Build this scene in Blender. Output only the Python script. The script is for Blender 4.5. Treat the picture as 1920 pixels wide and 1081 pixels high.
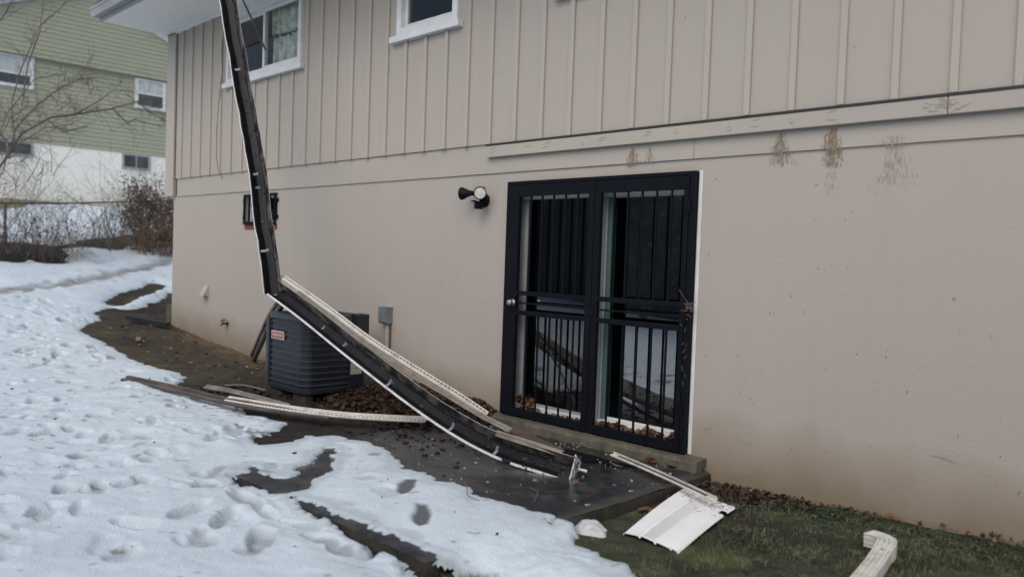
import bpy, math, random
import numpy as np
from mathutils import Vector, Matrix

for o in list(bpy.data.objects):
    bpy.data.objects.remove(o, do_unlink=True)
scene = bpy.context.scene
COL = scene.collection
R = math.radians

# ------------------------------------------------------------------ camera
CAM = (5.063, -5.086, 1.4556)
cd = bpy.data.cameras.new('camera')
cam = bpy.data.objects.new('camera', cd)
COL.objects.link(cam)
rx, ux, fx = (0.711004, 0.702275, 0.035819), (-0.049829, -0.000493, 0.998758), (-0.70142, 0.711906, -0.034643)
cam.matrix_world = Matrix(((rx[0], ux[0], -fx[0], CAM[0]), (rx[1], ux[1], -fx[1], CAM[1]),
                           (rx[2], ux[2], -fx[2], CAM[2]), (0, 0, 0, 1)))
cd.sensor_width = 36
cd.lens = 1500.05 / 1920 * 36
cd.clip_start = 0.05
cd.clip_end = 400
cd.dof.use_dof = True
cd.dof.focus_distance = 6.6
cd.dof.aperture_fstop = 1.15
scene.camera = cam

# ------------------------------------------------------------------ sky, sun, exposure
SUN_EL, SUN_AZ = R(48), math.atan2(0.34, -0.80)
w = bpy.data.worlds.new('World')
scene.world = w
w.use_nodes = True
nt = w.node_tree
nt.nodes.clear()
sky = nt.nodes.new('ShaderNodeTexSky')
sky.sky_type = 'NISHITA'
sky.sun_disc = False
sky.sun_elevation = SUN_EL
sky.sun_rotation = SUN_AZ
sky.air_density = 1.0
sky.dust_density = 4.5
sky.ozone_density = 1.6
bg = nt.nodes.new('ShaderNodeBackground')
bg.inputs['Strength'].default_value = 0.14
wo = nt.nodes.new('ShaderNodeOutputWorld')
nt.links.new(sky.outputs[0], bg.inputs['Color'])
nt.links.new(bg.outputs[0], wo.inputs['Surface'])
sl = bpy.data.lights.new('sun', 'SUN')
sl.energy = 1.05
sl.angle = R(98)
sl.color = (1.0, 0.985, 0.97)
sun = bpy.data.objects.new('sun', sl)
COL.objects.link(sun)
sd = Vector((math.cos(SUN_EL) * math.sin(SUN_AZ), math.cos(SUN_EL) * math.cos(SUN_AZ), math.sin(SUN_EL)))
sun.rotation_euler = sd.to_track_quat('Z', 'Y').to_euler()
scene.view_settings.view_transform = 'Standard'
scene.view_settings.look = 'None'
scene.view_settings.gamma = 1
scene.view_settings.use_curve_mapping = False
scene.view_settings.exposure = 0.02

# ------------------------------------------------------------------ helpers
ORG = {}

class MB:
    def __init__(self):
        self.v, self.f, self.m = [], [], []
    def add(self, vs, fs, m=0):
        o = len(self.v)
        self.v.extend([tuple(p) for p in vs])
        for f in fs:
            self.f.append(tuple(o + i for i in f))
            self.m.append(m)
    def box(self, x0, x1, y0, y1, z0, z1, m=0):
        self.add([(x0, y0, z0), (x1, y0, z0), (x1, y1, z0), (x0, y1, z0), (x0, y0, z1), (x1, y0, z1), (x1, y1, z1), (x0, y1, z1)],
                 [(0, 3, 2, 1), (4, 5, 6, 7), (0, 1, 5, 4), (1, 2, 6, 5), (2, 3, 7, 6), (3, 0, 4, 7)], m)
    def obb(self, c, ax, h, m=0):
        c = Vector(c); a = [Vector(q).normalized() for q in ax]
        vs = []
        for sz in (-1, 1):
            for sx, sy in ((-1, -1), (1, -1), (1, 1), (-1, 1)):
                vs.append(c + a[0] * h[0] * sx + a[1] * h[1] * sy + a[2] * h[2] * sz)
        self.add(vs, [(0, 3, 2, 1), (4, 5, 6, 7), (0, 1, 5, 4), (1, 2, 6, 5), (2, 3, 7, 6), (3, 0, 4, 7)], m)
    def tube(self, pts, r, n=6, m=0, cap=True):
        pts = [Vector(p) for p in pts]
        if not hasattr(r, '__len__'): r = [r] * len(pts)
        vs, fs = [], []
        up = None
        for i, p in enumerate(pts):
            t = (pts[min(i + 1, len(pts) - 1)] - pts[max(i - 1, 0)]).normalized()
            if up is None: up = t.orthogonal().normalized()
            up = (up - t * up.dot(t))
            up = up.normalized() if up.length > 1e-5 else t.orthogonal().normalized()
            s = t.cross(up)
            for k in range(n):
                a = 2 * math.pi * k / n
                vs.append(p + (up * math.cos(a) + s * math.sin(a)) * r[i])
        for i in range(len(pts) - 1):
            for k in range(n):
                fs.append((i * n + k, i * n + (k + 1) % n, (i + 1) * n + (k + 1) % n, (i + 1) * n + k))
        if cap:
            fs.append(tuple(range(n - 1, -1, -1)))
            fs.append(tuple((len(pts) - 1) * n + k for k in range(n)))
        self.add(vs, fs, m)
    def sweep(self, path, prof, n_hint, closed=False, mats=None, m=0, cap=False):
        """profile of (u, n) pairs carried along a path; n_hint: direction of +n"""
        path = [Vector(p) for p in path]
        k = len(prof); vs, fs, ms = [], [], []
        hs = n_hint if isinstance(n_hint, list) else [n_hint] * len(path)
        for i, p in enumerate(path):
            t = (path[min(i + 1, len(path) - 1)] - path[max(i - 1, 0)]).normalized()
            n = Vector(hs[i]); n = (n - t * n.dot(t)).normalized()
            u = t.cross(n)
            for q in prof:
                s = q[2] if len(q) > 2 else 1
                vs.append(p + u * q[0] + n * q[1])
        for i in range(len(path) - 1):
            for j in range(k if closed else k - 1):
                a, b = i * k + j, i * k + (j + 1) % k
                fs.append((a, b, b + k, a + k)); ms.append(mats[j] if mats else m)
        o = len(self.v)
        self.v.extend([tuple(p) for p in vs])
        for f, mm in zip(fs, ms):
            self.f.append(tuple(o + q for q in f)); self.m.append(mm)
        if cap and closed:
            self.f.append(tuple(o + j for j in range(k - 1, -1, -1))); self.m.append(m)
            self.f.append(tuple(o + (len(path) - 1) * k + j for j in range(k))); self.m.append(m)
    def lathe(self, c, axis, prof, n=20, m=0):
        """profile of (along axis, radius) pairs"""
        c = Vector(c); a = Vector(axis).normalized(); u = a.orthogonal().normalized(); s = a.cross(u)
        vs, fs = [], []
        for t, r in prof:
            for k in range(n):
                g = 2 * math.pi * k / n
                vs.append(c + a * t + (u * math.cos(g) + s * math.sin(g)) * r)
        for i in range(len(prof) - 1):
            for k in range(n):
                fs.append((i * n + k, i * n + (k + 1) % n, (i + 1) * n + (k + 1) % n, (i + 1) * n + k))
        fs.append(tuple(range(n - 1, -1, -1)))
        fs.append(tuple((len(prof) - 1) * n + k for k in range(n)))
        self.add(vs, fs, m)
    def frame(self, x0, x1, z0, z1, wd, y0, y1, m=0):
        self.box(x0, x0 + wd, y0, y1, z0, z1, m); self.box(x1 - wd, x1, y0, y1, z0, z1, m)
        self.box(x0 + wd, x1 - wd, y0, y1, z0, z0 + wd, m); self.box(x0 + wd, x1 - wd, y0, y1, z1 - wd, z1, m)
    def build(self, name, mats, parent=None, smooth=False, bevel=0, solid=0, moff=0):
        me = bpy.data.meshes.new(name)
        og = ORG.get(parent.name, Vector((0, 0, 0))) if parent else Vector((0, 0, 0))
        me.from_pydata([(p[0] - og[0], p[1] - og[1], p[2] - og[2]) for p in self.v], [], self.f)
        if not isinstance(mats, (list, tuple)): mats = [mats]
        for q in mats: me.materials.append(q)
        me.polygons.foreach_set('material_index', self.m)
        if smooth: me.polygons.foreach_set('use_smooth', [True] * len(self.f))
        me.update()
        o = bpy.data.objects.new(name, me); COL.objects.link(o)
        if parent: o.parent = parent
        ORG[o.name] = og
        if solid:
            md = o.modifiers.new('solid', 'SOLIDIFY'); md.thickness = solid; md.offset = 0; md.material_offset = moff
        if bevel:
            md = o.modifiers.new('bevel', 'BEVEL'); md.width = bevel; md.segments = 2; md.limit_method = 'ANGLE'
        return o

def tag(o, label=None, cat=None, group=None, kind=None):
    if label: o['label'] = label
    if cat: o['category'] = cat
    if group: o['group'] = group
    if kind: o['kind'] = kind
    return o

def thing(name, label, cat, loc=(0, 0, 0), group=None):
    o = bpy.data.objects.new(name, None); COL.objects.link(o)
    o.location = loc; o.empty_display_size = 0.2
    ORG[o.name] = Vector(loc)
    return tag(o, label, cat, group)

def inst(o, d, parent=None):
    """copy of a part moved by d, sharing its mesh"""
    c = o.copy(); COL.objects.link(c); c.location = Vector(o.location) + Vector(d)
    c.parent = parent or o.parent; ORG[c.name] = ORG[o.name]
    return c

# ---- materials
def mat(name, col, rough=0.6, col2=None, scale=6.0, bump=0.0, bscale=60.0, metal=0.0, spec=0.5, lo=0.35, hi=0.65, rough2=None,
        stretch=(1, 1, 1), detail=5.0, specks=None, sscale=90.0, sthr=0.72):
    m = bpy.data.materials.new(name); m.use_nodes = True
    n, l = m.node_tree.nodes, m.node_tree.links
    b = n['Principled BSDF']
    b.inputs['Base Color'].default_value = (*col, 1)
    b.inputs['Roughness'].default_value = rough
    b.inputs['Metallic'].default_value = metal
    b.inputs['Specular IOR Level'].default_value = spec
    tc = n.new('ShaderNodeTexCoord'); mp = n.new('ShaderNodeMapping'); mp.inputs['Scale'].default_value = stretch
    l.new(tc.outputs['Object'], mp.inputs['Vector'])
    if col2 is not None:
        t = n.new('ShaderNodeTexNoise'); t.inputs['Scale'].default_value = scale; t.inputs['Detail'].default_value = detail
        t.inputs['Roughness'].default_value = 0.6
        l.new(mp.outputs[0], t.inputs['Vector'])
        r = n.new('ShaderNodeMapRange'); r.inputs['From Min'].default_value = lo; r.inputs['From Max'].default_value = hi
        l.new(t.outputs['Fac'], r.inputs['Value'])
        x = n.new('ShaderNodeMix'); x.data_type = 'RGBA'
        x.inputs[6].default_value = (*col, 1); x.inputs[7].default_value = (*col2, 1)
        l.new(r.outputs[0], x.inputs[0]); last = x.outputs[2]
        if specks is not None:
            t2 = n.new('ShaderNodeTexNoise'); t2.inputs['Scale'].default_value = sscale; t2.inputs['Detail'].default_value = 2
            l.new(mp.outputs[0], t2.inputs['Vector'])
            r2 = n.new('ShaderNodeMapRange'); r2.inputs['From Min'].default_value = sthr; r2.inputs['From Max'].default_value = sthr + .03
            l.new(t2.outputs['Fac'], r2.inputs['Value'])
            x2 = n.new('ShaderNodeMix'); x2.data_type = 'RGBA'; x2.inputs[7].default_value = (*specks, 1)
            l.new(r2.outputs[0], x2.inputs[0]); l.new(last, x2.inputs[6]); last = x2.outputs[2]
        l.new(last, b.inputs['Base Color'])
        if rough2 is not None:
            rr = n.new('ShaderNodeMapRange'); rr.inputs['To Min'].default_value = rough; rr.inputs['To Max'].default_value = rough2
            l.new(r.outputs[0], rr.inputs['Value']); l.new(rr.outputs[0], b.inputs['Roughness'])
    if bump:
        t = n.new('ShaderNodeTexNoise'); t.inputs['Scale'].default_value = bscale; t.inputs['Detail'].default_value = 6
        l.new(mp.outputs[0], t.inputs['Vector'])
        bn = n.new('ShaderNodeBump'); bn.inputs['Strength'].default_value = bump; bn.inputs['Distance'].default_value = 0.01
        l.new(t.outputs['Fac'], bn.inputs['Height']); l.new(bn.outputs[0], b.inputs['Normal'])
    return m

def glass_mat(name, tint, refl=1.0, rough=0.01, ior=1.5):
    m = bpy.data.materials.new(name); m.use_nodes = True
    n, l = m.node_tree.nodes, m.node_tree.links
    n.remove(n['Principled BSDF'])
    tr = n.new('ShaderNodeBsdfTransparent'); tr.inputs[0].default_value = (*tint, 1)
    gl = n.new('ShaderNodeBsdfGlossy'); gl.inputs['Roughness'].default_value = rough; gl.inputs['Color'].default_value = (refl, refl, refl, 1)
    fr = n.new('ShaderNodeFresnel'); fr.inputs['IOR'].default_value = ior
    mx = n.new('ShaderNodeMixShader')
    ge = n.new('ShaderNodeNewGeometry'); mt = n.new('ShaderNodeMath'); mt.operation = 'MULTIPLY_ADD'
    l.new(ge.outputs['Backfacing'], mt.inputs[0]); mt.inputs[1].default_value = -1; mt.inputs[2].default_value = 1
    mu = n.new('ShaderNodeMath'); mu.operation = 'MULTIPLY'; l.new(fr.outputs[0], mu.inputs[0]); l.new(mt.outputs[0], mu.inputs[1])
    l.new(mu.outputs[0], mx.inputs[0]); l.new(tr.outputs[0], mx.inputs[1]); l.new(gl.outputs[0], mx.inputs[2])
    l.new(mx.outputs[0], n['Material Output'].inputs['Surface'])
    return m

def attr_mat(name, rough, spec=0.3, bump=0.0, bscale=60.0, attr='col', rattr=None):
    """base colour from a colour attribute (ground, slab and snow colours), with fine relief"""
    m = mat(name, (0.5, 0.5, 0.5), rough, bump=bump, bscale=bscale, spec=spec)
    n, l = m.node_tree.nodes, m.node_tree.links
    a = n.new('ShaderNodeAttribute'); a.attribute_name = attr
    l.new(a.outputs['Color'], n['Principled BSDF'].inputs['Base Color'])
    if rattr:
        a2 = n.new('ShaderNodeAttribute'); a2.attribute_name = rattr
        l.new(a2.outputs['Fac'], n['Principled BSDF'].inputs['Roughness'])
    return m

PAINT = (0.424, 0.394, 0.350)
PAINT2 = (0.408, 0.375, 0.340)

def wall_mat():
    m = mat('stucco_paint', PAINT, 0.75, PAINT2, 0.55, bump=0.2, bscale=38, spec=0.25, lo=0.3, hi=0.7)
    n, l = m.node_tree.nodes, m.node_tree.links
    b = n['Principled BSDF']; src = b.inputs['Base Color'].links[0].from_socket
    tc = n.new('ShaderNodeTexCoord'); sx = n.new('ShaderNodeSeparateXYZ'); l.new(tc.outputs['Object'], sx.inputs[0])
    def mth(op, a, bb):
        q = n.new('ShaderNodeMath'); q.operation = op
        for i, s in enumerate((a, bb)):
            if isinstance(s, (int, float)): q.inputs[i].default_value = s
            else: l.new(s, q.inputs[i])
        return q.outputs[0]
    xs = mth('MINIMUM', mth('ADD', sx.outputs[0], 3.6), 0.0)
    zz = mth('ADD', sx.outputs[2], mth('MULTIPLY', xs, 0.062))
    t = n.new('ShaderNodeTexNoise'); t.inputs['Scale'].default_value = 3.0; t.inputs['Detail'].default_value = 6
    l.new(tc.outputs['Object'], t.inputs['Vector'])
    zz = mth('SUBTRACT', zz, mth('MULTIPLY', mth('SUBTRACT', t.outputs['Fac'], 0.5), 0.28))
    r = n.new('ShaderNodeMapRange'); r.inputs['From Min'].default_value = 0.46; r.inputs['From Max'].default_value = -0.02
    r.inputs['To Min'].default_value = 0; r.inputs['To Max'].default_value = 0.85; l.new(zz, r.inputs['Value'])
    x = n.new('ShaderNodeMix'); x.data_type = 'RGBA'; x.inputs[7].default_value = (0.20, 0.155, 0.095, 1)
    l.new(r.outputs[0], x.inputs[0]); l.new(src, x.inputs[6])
    # sparse dark pin-prick marks
    t2 = n.new('ShaderNodeTexNoise'); t2.inputs['Scale'].default_value = 26; t2.inputs['Detail'].default_value = 1
    l.new(tc.outputs['Object'], t2.inputs['Vector'])
    r2 = n.new('ShaderNodeMapRange'); r2.inputs['From Min'].default_value = 0.765; r2.inputs['From Max'].default_value = 0.785
    r2.inputs['To Max'].default_value = 0.6; l.new(t2.outputs['Fac'], r2.inputs['Value'])
    x2 = n.new('ShaderNodeMix'); x2.data_type = 'RGBA'; x2.inputs[7].default_value = (0.13, 0.11, 0.09, 1)
    l.new(r2.outputs[0], x2.inputs[0]); l.new(x.outputs[2], x2.inputs[6])
    # faint vertical weather streaks
    mp = n.new('ShaderNodeMapping'); mp.inputs['Scale'].default_value = (5, 1, 0.5); l.new(tc.outputs['Object'], mp.inputs['Vector'])
    t3 = n.new('ShaderNodeTexNoise'); t3.inputs['Scale'].default_value = 1.6; t3.inputs['Detail'].default_value = 5; l.new(mp.outputs[0], t3.inputs['Vector'])
    r3 = n.new('ShaderNodeMapRange'); r3.inputs['From Min'].default_value = 0.5; r3.inputs['From Max'].default_value = 0.75
    r3.inputs['To Max'].default_value = 0.10; l.new(t3.outputs['Fac'], r3.inputs['Value'])
    x3 = n.new('ShaderNodeMix'); x3.data_type = 'RGBA'; x3.inputs[7].default_value = (0.285, 0.265, 0.235, 1)
    l.new(r3.outputs[0], x3.inputs[0]); l.new(x2.outputs[2], x3.inputs[6])
    l.new(x3.outputs[2], b.inputs['Base Color'])
    return m

M = {}
M['stucco'] = wall_mat()
M['siding'] = mat('siding_paint', PAINT, 0.6, PAINT2, 1.5, bump=0.10, bscale=30, spec=0.3, stretch=(6, 1, 0.6), lo=0.3, hi=0.7,
                  specks=(0.2, 0.18, 0.15), sscale=22, sthr=0.775)
M['batten'] = mat('batten_paint', (0.448, 0.420, 0.368), 0.6, PAINT, 3, bump=0.08, bscale=40, spec=0.3, stretch=(1, 1, 0.4))
M['board'] = mat('board_paint', (0.432, 0.404, 0.352), 0.6, PAINT2, 3, bump=0.12, bscale=25, spec=0.3, stretch=(0.3, 1, 1))
M['white'] = mat('white_vinyl', (0.74, 0.76, 0.77), 0.45, (0.62, 0.64, 0.64), 5, bump=0.03, bscale=40)
M['soffit'] = mat('soffit_vinyl', (0.90, 0.92, 0.90), 0.5, (0.85, 0.87, 0.85), 1.2)
M['greyalu_and_shade'] = mat('grey_aluminium_and_shade', (0.36, 0.38, 0.39), 0.45, (0.28, 0.30, 0.31), 3)  # grey aluminium parts, and the shaded tone of the door's left jamb
M['black'] = mat('black_iron_paint', (0.006, 0.0075, 0.011), 0.5, (0.008, 0.010, 0.014), 12, bump=0.05, bscale=60, spec=0.09, specks=(0.12, 0.12, 0.12), sscale=45, sthr=0.79)
M['dark'] = mat('dark_flashing', (0.025, 0.027, 0.028), 0.55)
M['glass'] = glass_mat('window_glass', (0.90, 0.93, 0.92), 1.0, 0.01, 1.45)
M['doorglass'] = glass_mat('door_glass', (0.45, 0.52, 0.53), 1.0, 0.012, 3.4)
M['screenglass'] = glass_mat('screened_glass', (0.40, 0.44, 0.47), 0.9, 0.03, 2.4)
M['screen'] = mat('insect_screen', (0.02, 0.022, 0.026), 0.8)
M['interior'] = mat('interior_wall', (0.22, 0.22, 0.23), 0.9)
M['curtain'] = mat('floral_curtain', (0.72, 0.73, 0.68), 0.9, (0.34, 0.37, 0.33), 9, lo=0.42, hi=0.62, bump=0.1, bscale=30)
M['teal'] = mat('teal_door_edge', (0.10, 0.19, 0.18), 0.35)
M['brick'] = mat('red_brick', (0.25, 0.075, 0.045), 0.85, (0.17, 0.05, 0.035), 25, bump=0.3, bscale=80)
M['concrete'] = mat('sill_concrete', (0.115, 0.105, 0.078), 0.8, (0.06, 0.062, 0.045), 7, bump=0.5, bscale=45, specks=(0.3, 0.27, 0.22), sscale=40, sthr=0.70)
M['acdark'] = mat('ac_cabinet', (0.012, 0.016, 0.022), 0.42, (0.018, 0.024, 0.031), 6, spec=0.5)
M['acfin'] = mat('ac_louver', (0.046, 0.059, 0.072), 0.36, (0.035, 0.046, 0.056), 8)
M['red'] = mat('badge_red', (0.34, 0.10, 0.10), 0.4)
M['badge'] = mat('badge_rim', (0.55, 0.48, 0.47), 0.4)
M['label'] = mat('paper_label', (0.50, 0.48, 0.36), 0.7, (0.42, 0.40, 0.30), 60)
M['galv'] = mat('galvanised_box', (0.16, 0.20, 0.23), 0.4, (0.22, 0.26, 0.29), 14, metal=0.3)
M['gunk'] = mat('gutter_gunk', (0.006, 0.007, 0.009), 0.45, (0.022, 0.021, 0.021), 14, bump=0.7, bscale=70, lo=0.5, hi=0.75, rough2=0.75, spec=0.3)
M['dirtygrey'] = mat('dirty_grey_metal', (0.19, 0.178, 0.16), 0.6, (0.07, 0.062, 0.055), 6, bump=0.2)
M['gutgrey'] = mat('gutter_back_grey', (0.150, 0.138, 0.124), 0.6, (0.020, 0.018, 0.018), 7, bump=0.3, bscale=60, lo=0.42, hi=0.54, stretch=(1, 1, 1))
M['gutwhite'] = mat('gutter_white_paint', (0.62, 0.64, 0.66), 0.4, (0.40, 0.40, 0.40), 9, lo=0.5, hi=0.75)
M['chip'] = mat('chipped_white_paint', (0.62, 0.64, 0.65), 0.5, (0.015, 0.015, 0.018), 22, lo=0.54, hi=0.60)
M['vinylold'] = mat('weathered_white_vinyl', (0.60, 0.585, 0.54), 0.55, (0.36, 0.34, 0.29), 11, lo=0.45, hi=0.75, bump=0.1)
M['beige'] = mat('weathered_beige_trim', (0.27, 0.245, 0.205), 0.65, (0.16, 0.14, 0.115), 10, bump=0.3, bscale=50)
M['wood'] = mat('rotten_board', (0.055, 0.048, 0.043), 0.75, (0.115, 0.10, 0.085), 9, bump=0.6, bscale=40, stretch=(0.5, 1, 1))
M['redwood'] = mat('reddish_board', (0.072, 0.040, 0.035), 0.75, (0.042, 0.028, 0.025), 10, bump=0.3)
M['slot'] = mat('vent_slot', (0.03, 0.03, 0.032), 0.8)
M['panel'] = mat('soffit_panel_white', (0.88, 0.90, 0.91), 0.42, (0.80, 0.82, 0.82), 4, lo=0.4, hi=0.8)
M['downspout'] = mat('downspout_white', (0.60, 0.61, 0.57), 0.45, (0.40, 0.39, 0.33), 13, lo=0.5, hi=0.75)
M['leaf'] = mat('dead_leaf_brown', (0.085, 0.042, 0.027), 0.75, (0.045, 0.025, 0.019), 14, spec=0.3)
M['leaf2'] = mat('dead_leaf_tan', (0.20, 0.105, 0.055), 0.75, (0.12, 0.06, 0.035), 14, spec=0.3)
M['leaf3'] = mat('dead_leaf_dark', (0.035, 0.020, 0.016), 0.7, (0.055, 0.033, 0.025), 14, spec=0.3)
M['bark'] = mat('bark_grey', (0.085, 0.070, 0.058), 0.9, (0.05, 0.042, 0.037), 12, bump=0.4)
M['twig'] = mat('twig_brown', (0.15, 0.128, 0.108), 0.9)
M['shrubleaf'] = mat('brown_shrub_leaf', (0.17, 0.115, 0.085), 0.85, (0.08, 0.058, 0.046), 5)
M['straw'] = mat('dry_stem_tan', (0.21, 0.15, 0.10), 0.85)
M['vine'] = mat('dry_vine_grey', (0.16, 0.125, 0.095), 0.9)
M['green_siding'] = mat('green_vinyl_siding', (0.375, 0.392, 0.29), 0.55, (0.35, 0.368, 0.27), 0.8, spec=0.35)
M['nb_white'] = mat('white_block_paint', (0.90, 0.90, 0.84), 0.8, (0.85, 0.86, 0.79), 0.8, bump=0.2, bscale=14)
M['shingle'] = mat('roof_shingle', (0.06, 0.062, 0.066), 0.9, (0.10, 0.10, 0.105), 18, bump=0.4)
M['nb_glass'] = mat('far_window_glass', (0.045, 0.055, 0.062), 0.12, (0.10, 0.11, 0.115), 2.2)
M['nb_blind'] = mat('far_window_blind', (0.52, 0.56, 0.55), 0.35, (0.42, 0.46, 0.45), 3)
M['wire'] = mat('fence_wire', (0.055, 0.06, 0.058), 0.5)
M['cable'] = mat('grey_cable', (0.12, 0.115, 0.105), 0.7)
M['green'] = mat('green_valve_handle', (0.03, 0.085, 0.055), 0.5)
M['chrome'] = mat('brushed_knob', (0.45, 0.45, 0.45), 0.35, metal=0.8)
M['lens'] = mat('lamp_reflector', (0.62, 0.66, 0.66), 0.25, (0.50, 0.53, 0.52), 30)
M['bulb'] = mat('lamp_bulb', (0.75, 0.55, 0.42), 0.3)
M['stain'] = mat('brown_residue', (0.20, 0.15, 0.105), 0.95, (0.29, 0.24, 0.19), 40)
M['scuff'] = mat('grey_scuff', (0.29, 0.27, 0.24), 0.9)
M['grit'] = mat('pale_grit', (0.42, 0.41, 0.38), 0.8, (0.25, 0.24, 0.22), 40)
M['blackbit'] = mat('wet_black_crumb', (0.012, 0.011, 0.011), 0.6)
M['pine'] = mat('winter_thicket', (0.15, 0.15, 0.145), 0.9, (0.11, 0.11, 0.10), 0.6)

# ---- noise and polygon distance in numpy
_rs = np.random.RandomState(7)
_tab = _rs.rand(256, 256)
def vn(x, y, s, seed=0):
    x = np.asarray(x, float) / s + seed * 17.31; y = np.asarray(y, float) / s + seed * 9.77
    xi, yi = np.floor(x).astype(int), np.floor(y).astype(int)
    fx_, fy_ = x - xi, y - yi
    fx_, fy_ = fx_ * fx_ * (3 - 2 * fx_), fy_ * fy_ * (3 - 2 * fy_)
    a, b = _tab[xi % 256, yi % 256], _tab[(xi + 1) % 256, yi % 256]
    c, d = _tab[xi % 256, (yi + 1) % 256], _tab[(xi + 1) % 256, (yi + 1) % 256]
    return (a * (1 - fx_) + b * fx_) * (1 - fy_) + (c * (1 - fx_) + d * fx_) * fy_ - 0.5
def fbm(x, y, s, seed=0, octv=4):
    r = 0; a = 1.0
    for i in range(octv):
        r = r + a * vn(x, y, s / 2 ** i, seed + i); a *= 0.5
    return r
def sdf(px, py, poly):
    """signed distance, negative inside the polygon"""
    P = np.array(poly, float); Q = np.roll(P, -1, 0)
    d = np.full(px.shape, 1e9); inside = np.zeros(px.shape, bool)
    for (ax, ay), (bx, by) in zip(P, Q):
        ex, ey = bx - ax, by - ay
        t = np.clip(((px - ax) * ex + (py - ay) * ey) / (ex * ex + ey * ey + 1e-12), 0, 1)
        d = np.minimum(d, np.hypot(px - ax - t * ex, py - ay - t * ey))
        c = ((ay > py) != (by > py)) & (px < (bx - ax) * (py - ay) / (by - ay + 1e-12) + ax)
        inside ^= c
    return np.where(inside, -d, d)
def sstep(a, b, x):
    t = np.clip((np.asarray(x, float) - a) / (b - a), 0, 1); return t * t * (3 - 2 * t)

XS = [-80, -40, -21, -14.7, -9.5, -7.3, -4.6, -2, -0.5, 1.5, 2.1, 3.0, 4.0, 6, 80]
ZS = [6.0, 5.0, 2.7, 1.44, .55, .28, .06, .02, -.03, -.07, -.085, -.05, .0, .02, .02]
SLAB = (-0.35, 2.12, -2.62, 0.0)
def terr(x, y):
    x = np.asarray(x, float)
    return np.interp(x, XS, ZS)
def tsm(x, y):
    """ground incl. the slab, with the slab's edge smoothed, as snow lies over it"""
    z = terr(x, y)
    dx = np.maximum(np.maximum(SLAB[0] - x, x - SLAB[1]), 0); dy = np.maximum(SLAB[2] - y, 0)
    k = 1 - sstep(0.0, 0.22, np.hypot(dx, dy))
    return z * (1 - k) + np.maximum(z, 0.0) * k
def tz(x, y): return float(terr(x, y))
def gz(x, y):
    if SLAB[0] < x < SLAB[1] and SLAB[2] < y < SLAB[3]: return max(0.0, tz(x, y))
    return tz(x, y)

def grid_mesh(name, xs, ys, Z, material, keep=None, attrs=None, smooth=True):
    nx, ny = len(xs), len(ys)
    X, Y = np.meshgrid(xs, ys, indexing='ij')
    co = np.stack([X, Y, Z], -1).reshape(-1, 3)
    I = np.arange(nx * ny).reshape(nx, ny)
    q = np.stack([I[:-1, :-1], I[1:, :-1], I[1:, 1:], I[:-1, 1:]], -1).reshape(-1, 4)
    if keep is not None:
        k = keep.reshape(-1)
        q = q[k[q].any(1)]
    used = np.unique(q); rm = np.full(nx * ny, -1); rm[used] = np.arange(len(used))
    co = co[used]; q = rm[q]
    me = bpy.data.meshes.new(name)
    me.vertices.add(len(co)); me.vertices.foreach_set('co', co.ravel())
    me.loops.add(len(q) * 4); me.loops.foreach_set('vertex_index', q.ravel().astype(np.int32))
    me.polygons.add(len(q)); me.polygons.foreach_set('loop_start', np.arange(0, len(q) * 4, 4, dtype=np.int32))
    me.polygons.foreach_set('loop_total', np.full(len(q), 4, np.int32))
    me.update(calc_edges=True)
    if smooth: me.polygons.foreach_set('use_smooth', [True] * len(q))
    for an, av in (attrs or {}).items():
        av = np.asarray(av)
        if av.ndim == 3:
            at = me.attributes.new(an, 'FLOAT_COLOR', 'POINT')
            c4 = np.ones((len(co), 4)); c4[:, :3] = av.reshape(-1, 3)[used]
            at.data.foreach_set('color', c4.ravel())
        else:
            at = me.attributes.new(an, 'FLOAT', 'POINT'); at.data.foreach_set('value', av.reshape(-1)[used])
    me.materials.append(material)
    o = bpy.data.objects.new(name, me); COL.objects.link(o)
    return o

def axis(segs):
    """list of (start, end, step) joined into one increasing axis"""
    r = []
    for a, b, s in segs:
        r.append(np.arange(a, b - s * 0.5, s) if b - a > s else np.array([a]))
    r.append([segs[-1][1]])
    return np.concatenate(r)

# ================================================================== THE SETTING
BARE = [[-9.818, 1.042], [-9.175, 0.575], [-8.632, 0.082], [-8.474, -0.213], [-8.67, -0.433], [-8.267, -0.741], [-7.698, -0.857], [-7.498, -1.084], [-7.053, -1.363], [-6.47, -1.395], [-6.367, -1.308], [-5.75, -1.349], [-4.951, -1.408], [-4.364, -1.322], [-3.898, -1.299], [-3.57, -1.313], [-3.178, -1.573], [-2.576, -1.627], [-1.795, -1.617], [-1.332, -1.498], [-0.949, -1.572], [-0.696, -1.561], [-0.286, -1.522], [-0.023, -1.403], [0.275, -1.446], [0.484, -1.507], [0.759, -1.686], [0.928, -1.646], [1.112, -1.661], [1.333, -1.625], [1.517, -1.726], [1.852, -1.648], [2.094, -1.635], [2.117, -1.727], [2.144, -1.618], [2.224, -1.595], [2.349, -1.724], [2.525, -1.761], [2.726, -1.801], [2.874, -1.852]]
HOLE_L = [[0.167, -2.664], [0.17, -2.618], [0.23, -2.572], [0.092, -2.47], [0.209, -2.508], [0.508, -2.481], [0.422, -2.285], [0.266, -2.241], [0.245, -2.08], [0.037, -1.947], [-0.021, -1.78], [0.243, -1.941], [0.597, -2.28], [0.737, -2.494], [0.755, -2.619], [0.65, -2.639], [0.426, -2.649], [0.354, -2.691]]
PRINT_A = [[0.998, -1.872], [1.039, -1.817], [1.148, -1.92], [1.254, -2.054], [1.246, -2.105], [1.155, -2.068], [1.052, -1.973]]
PRINT_B = [[1.457, -2.15], [1.497, -2.111], [1.611, -2.181], [1.708, -2.253], [1.777, -2.34], [1.764, -2.381], [1.683, -2.363], [1.605, -2.299], [1.549, -2.227]]
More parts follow.
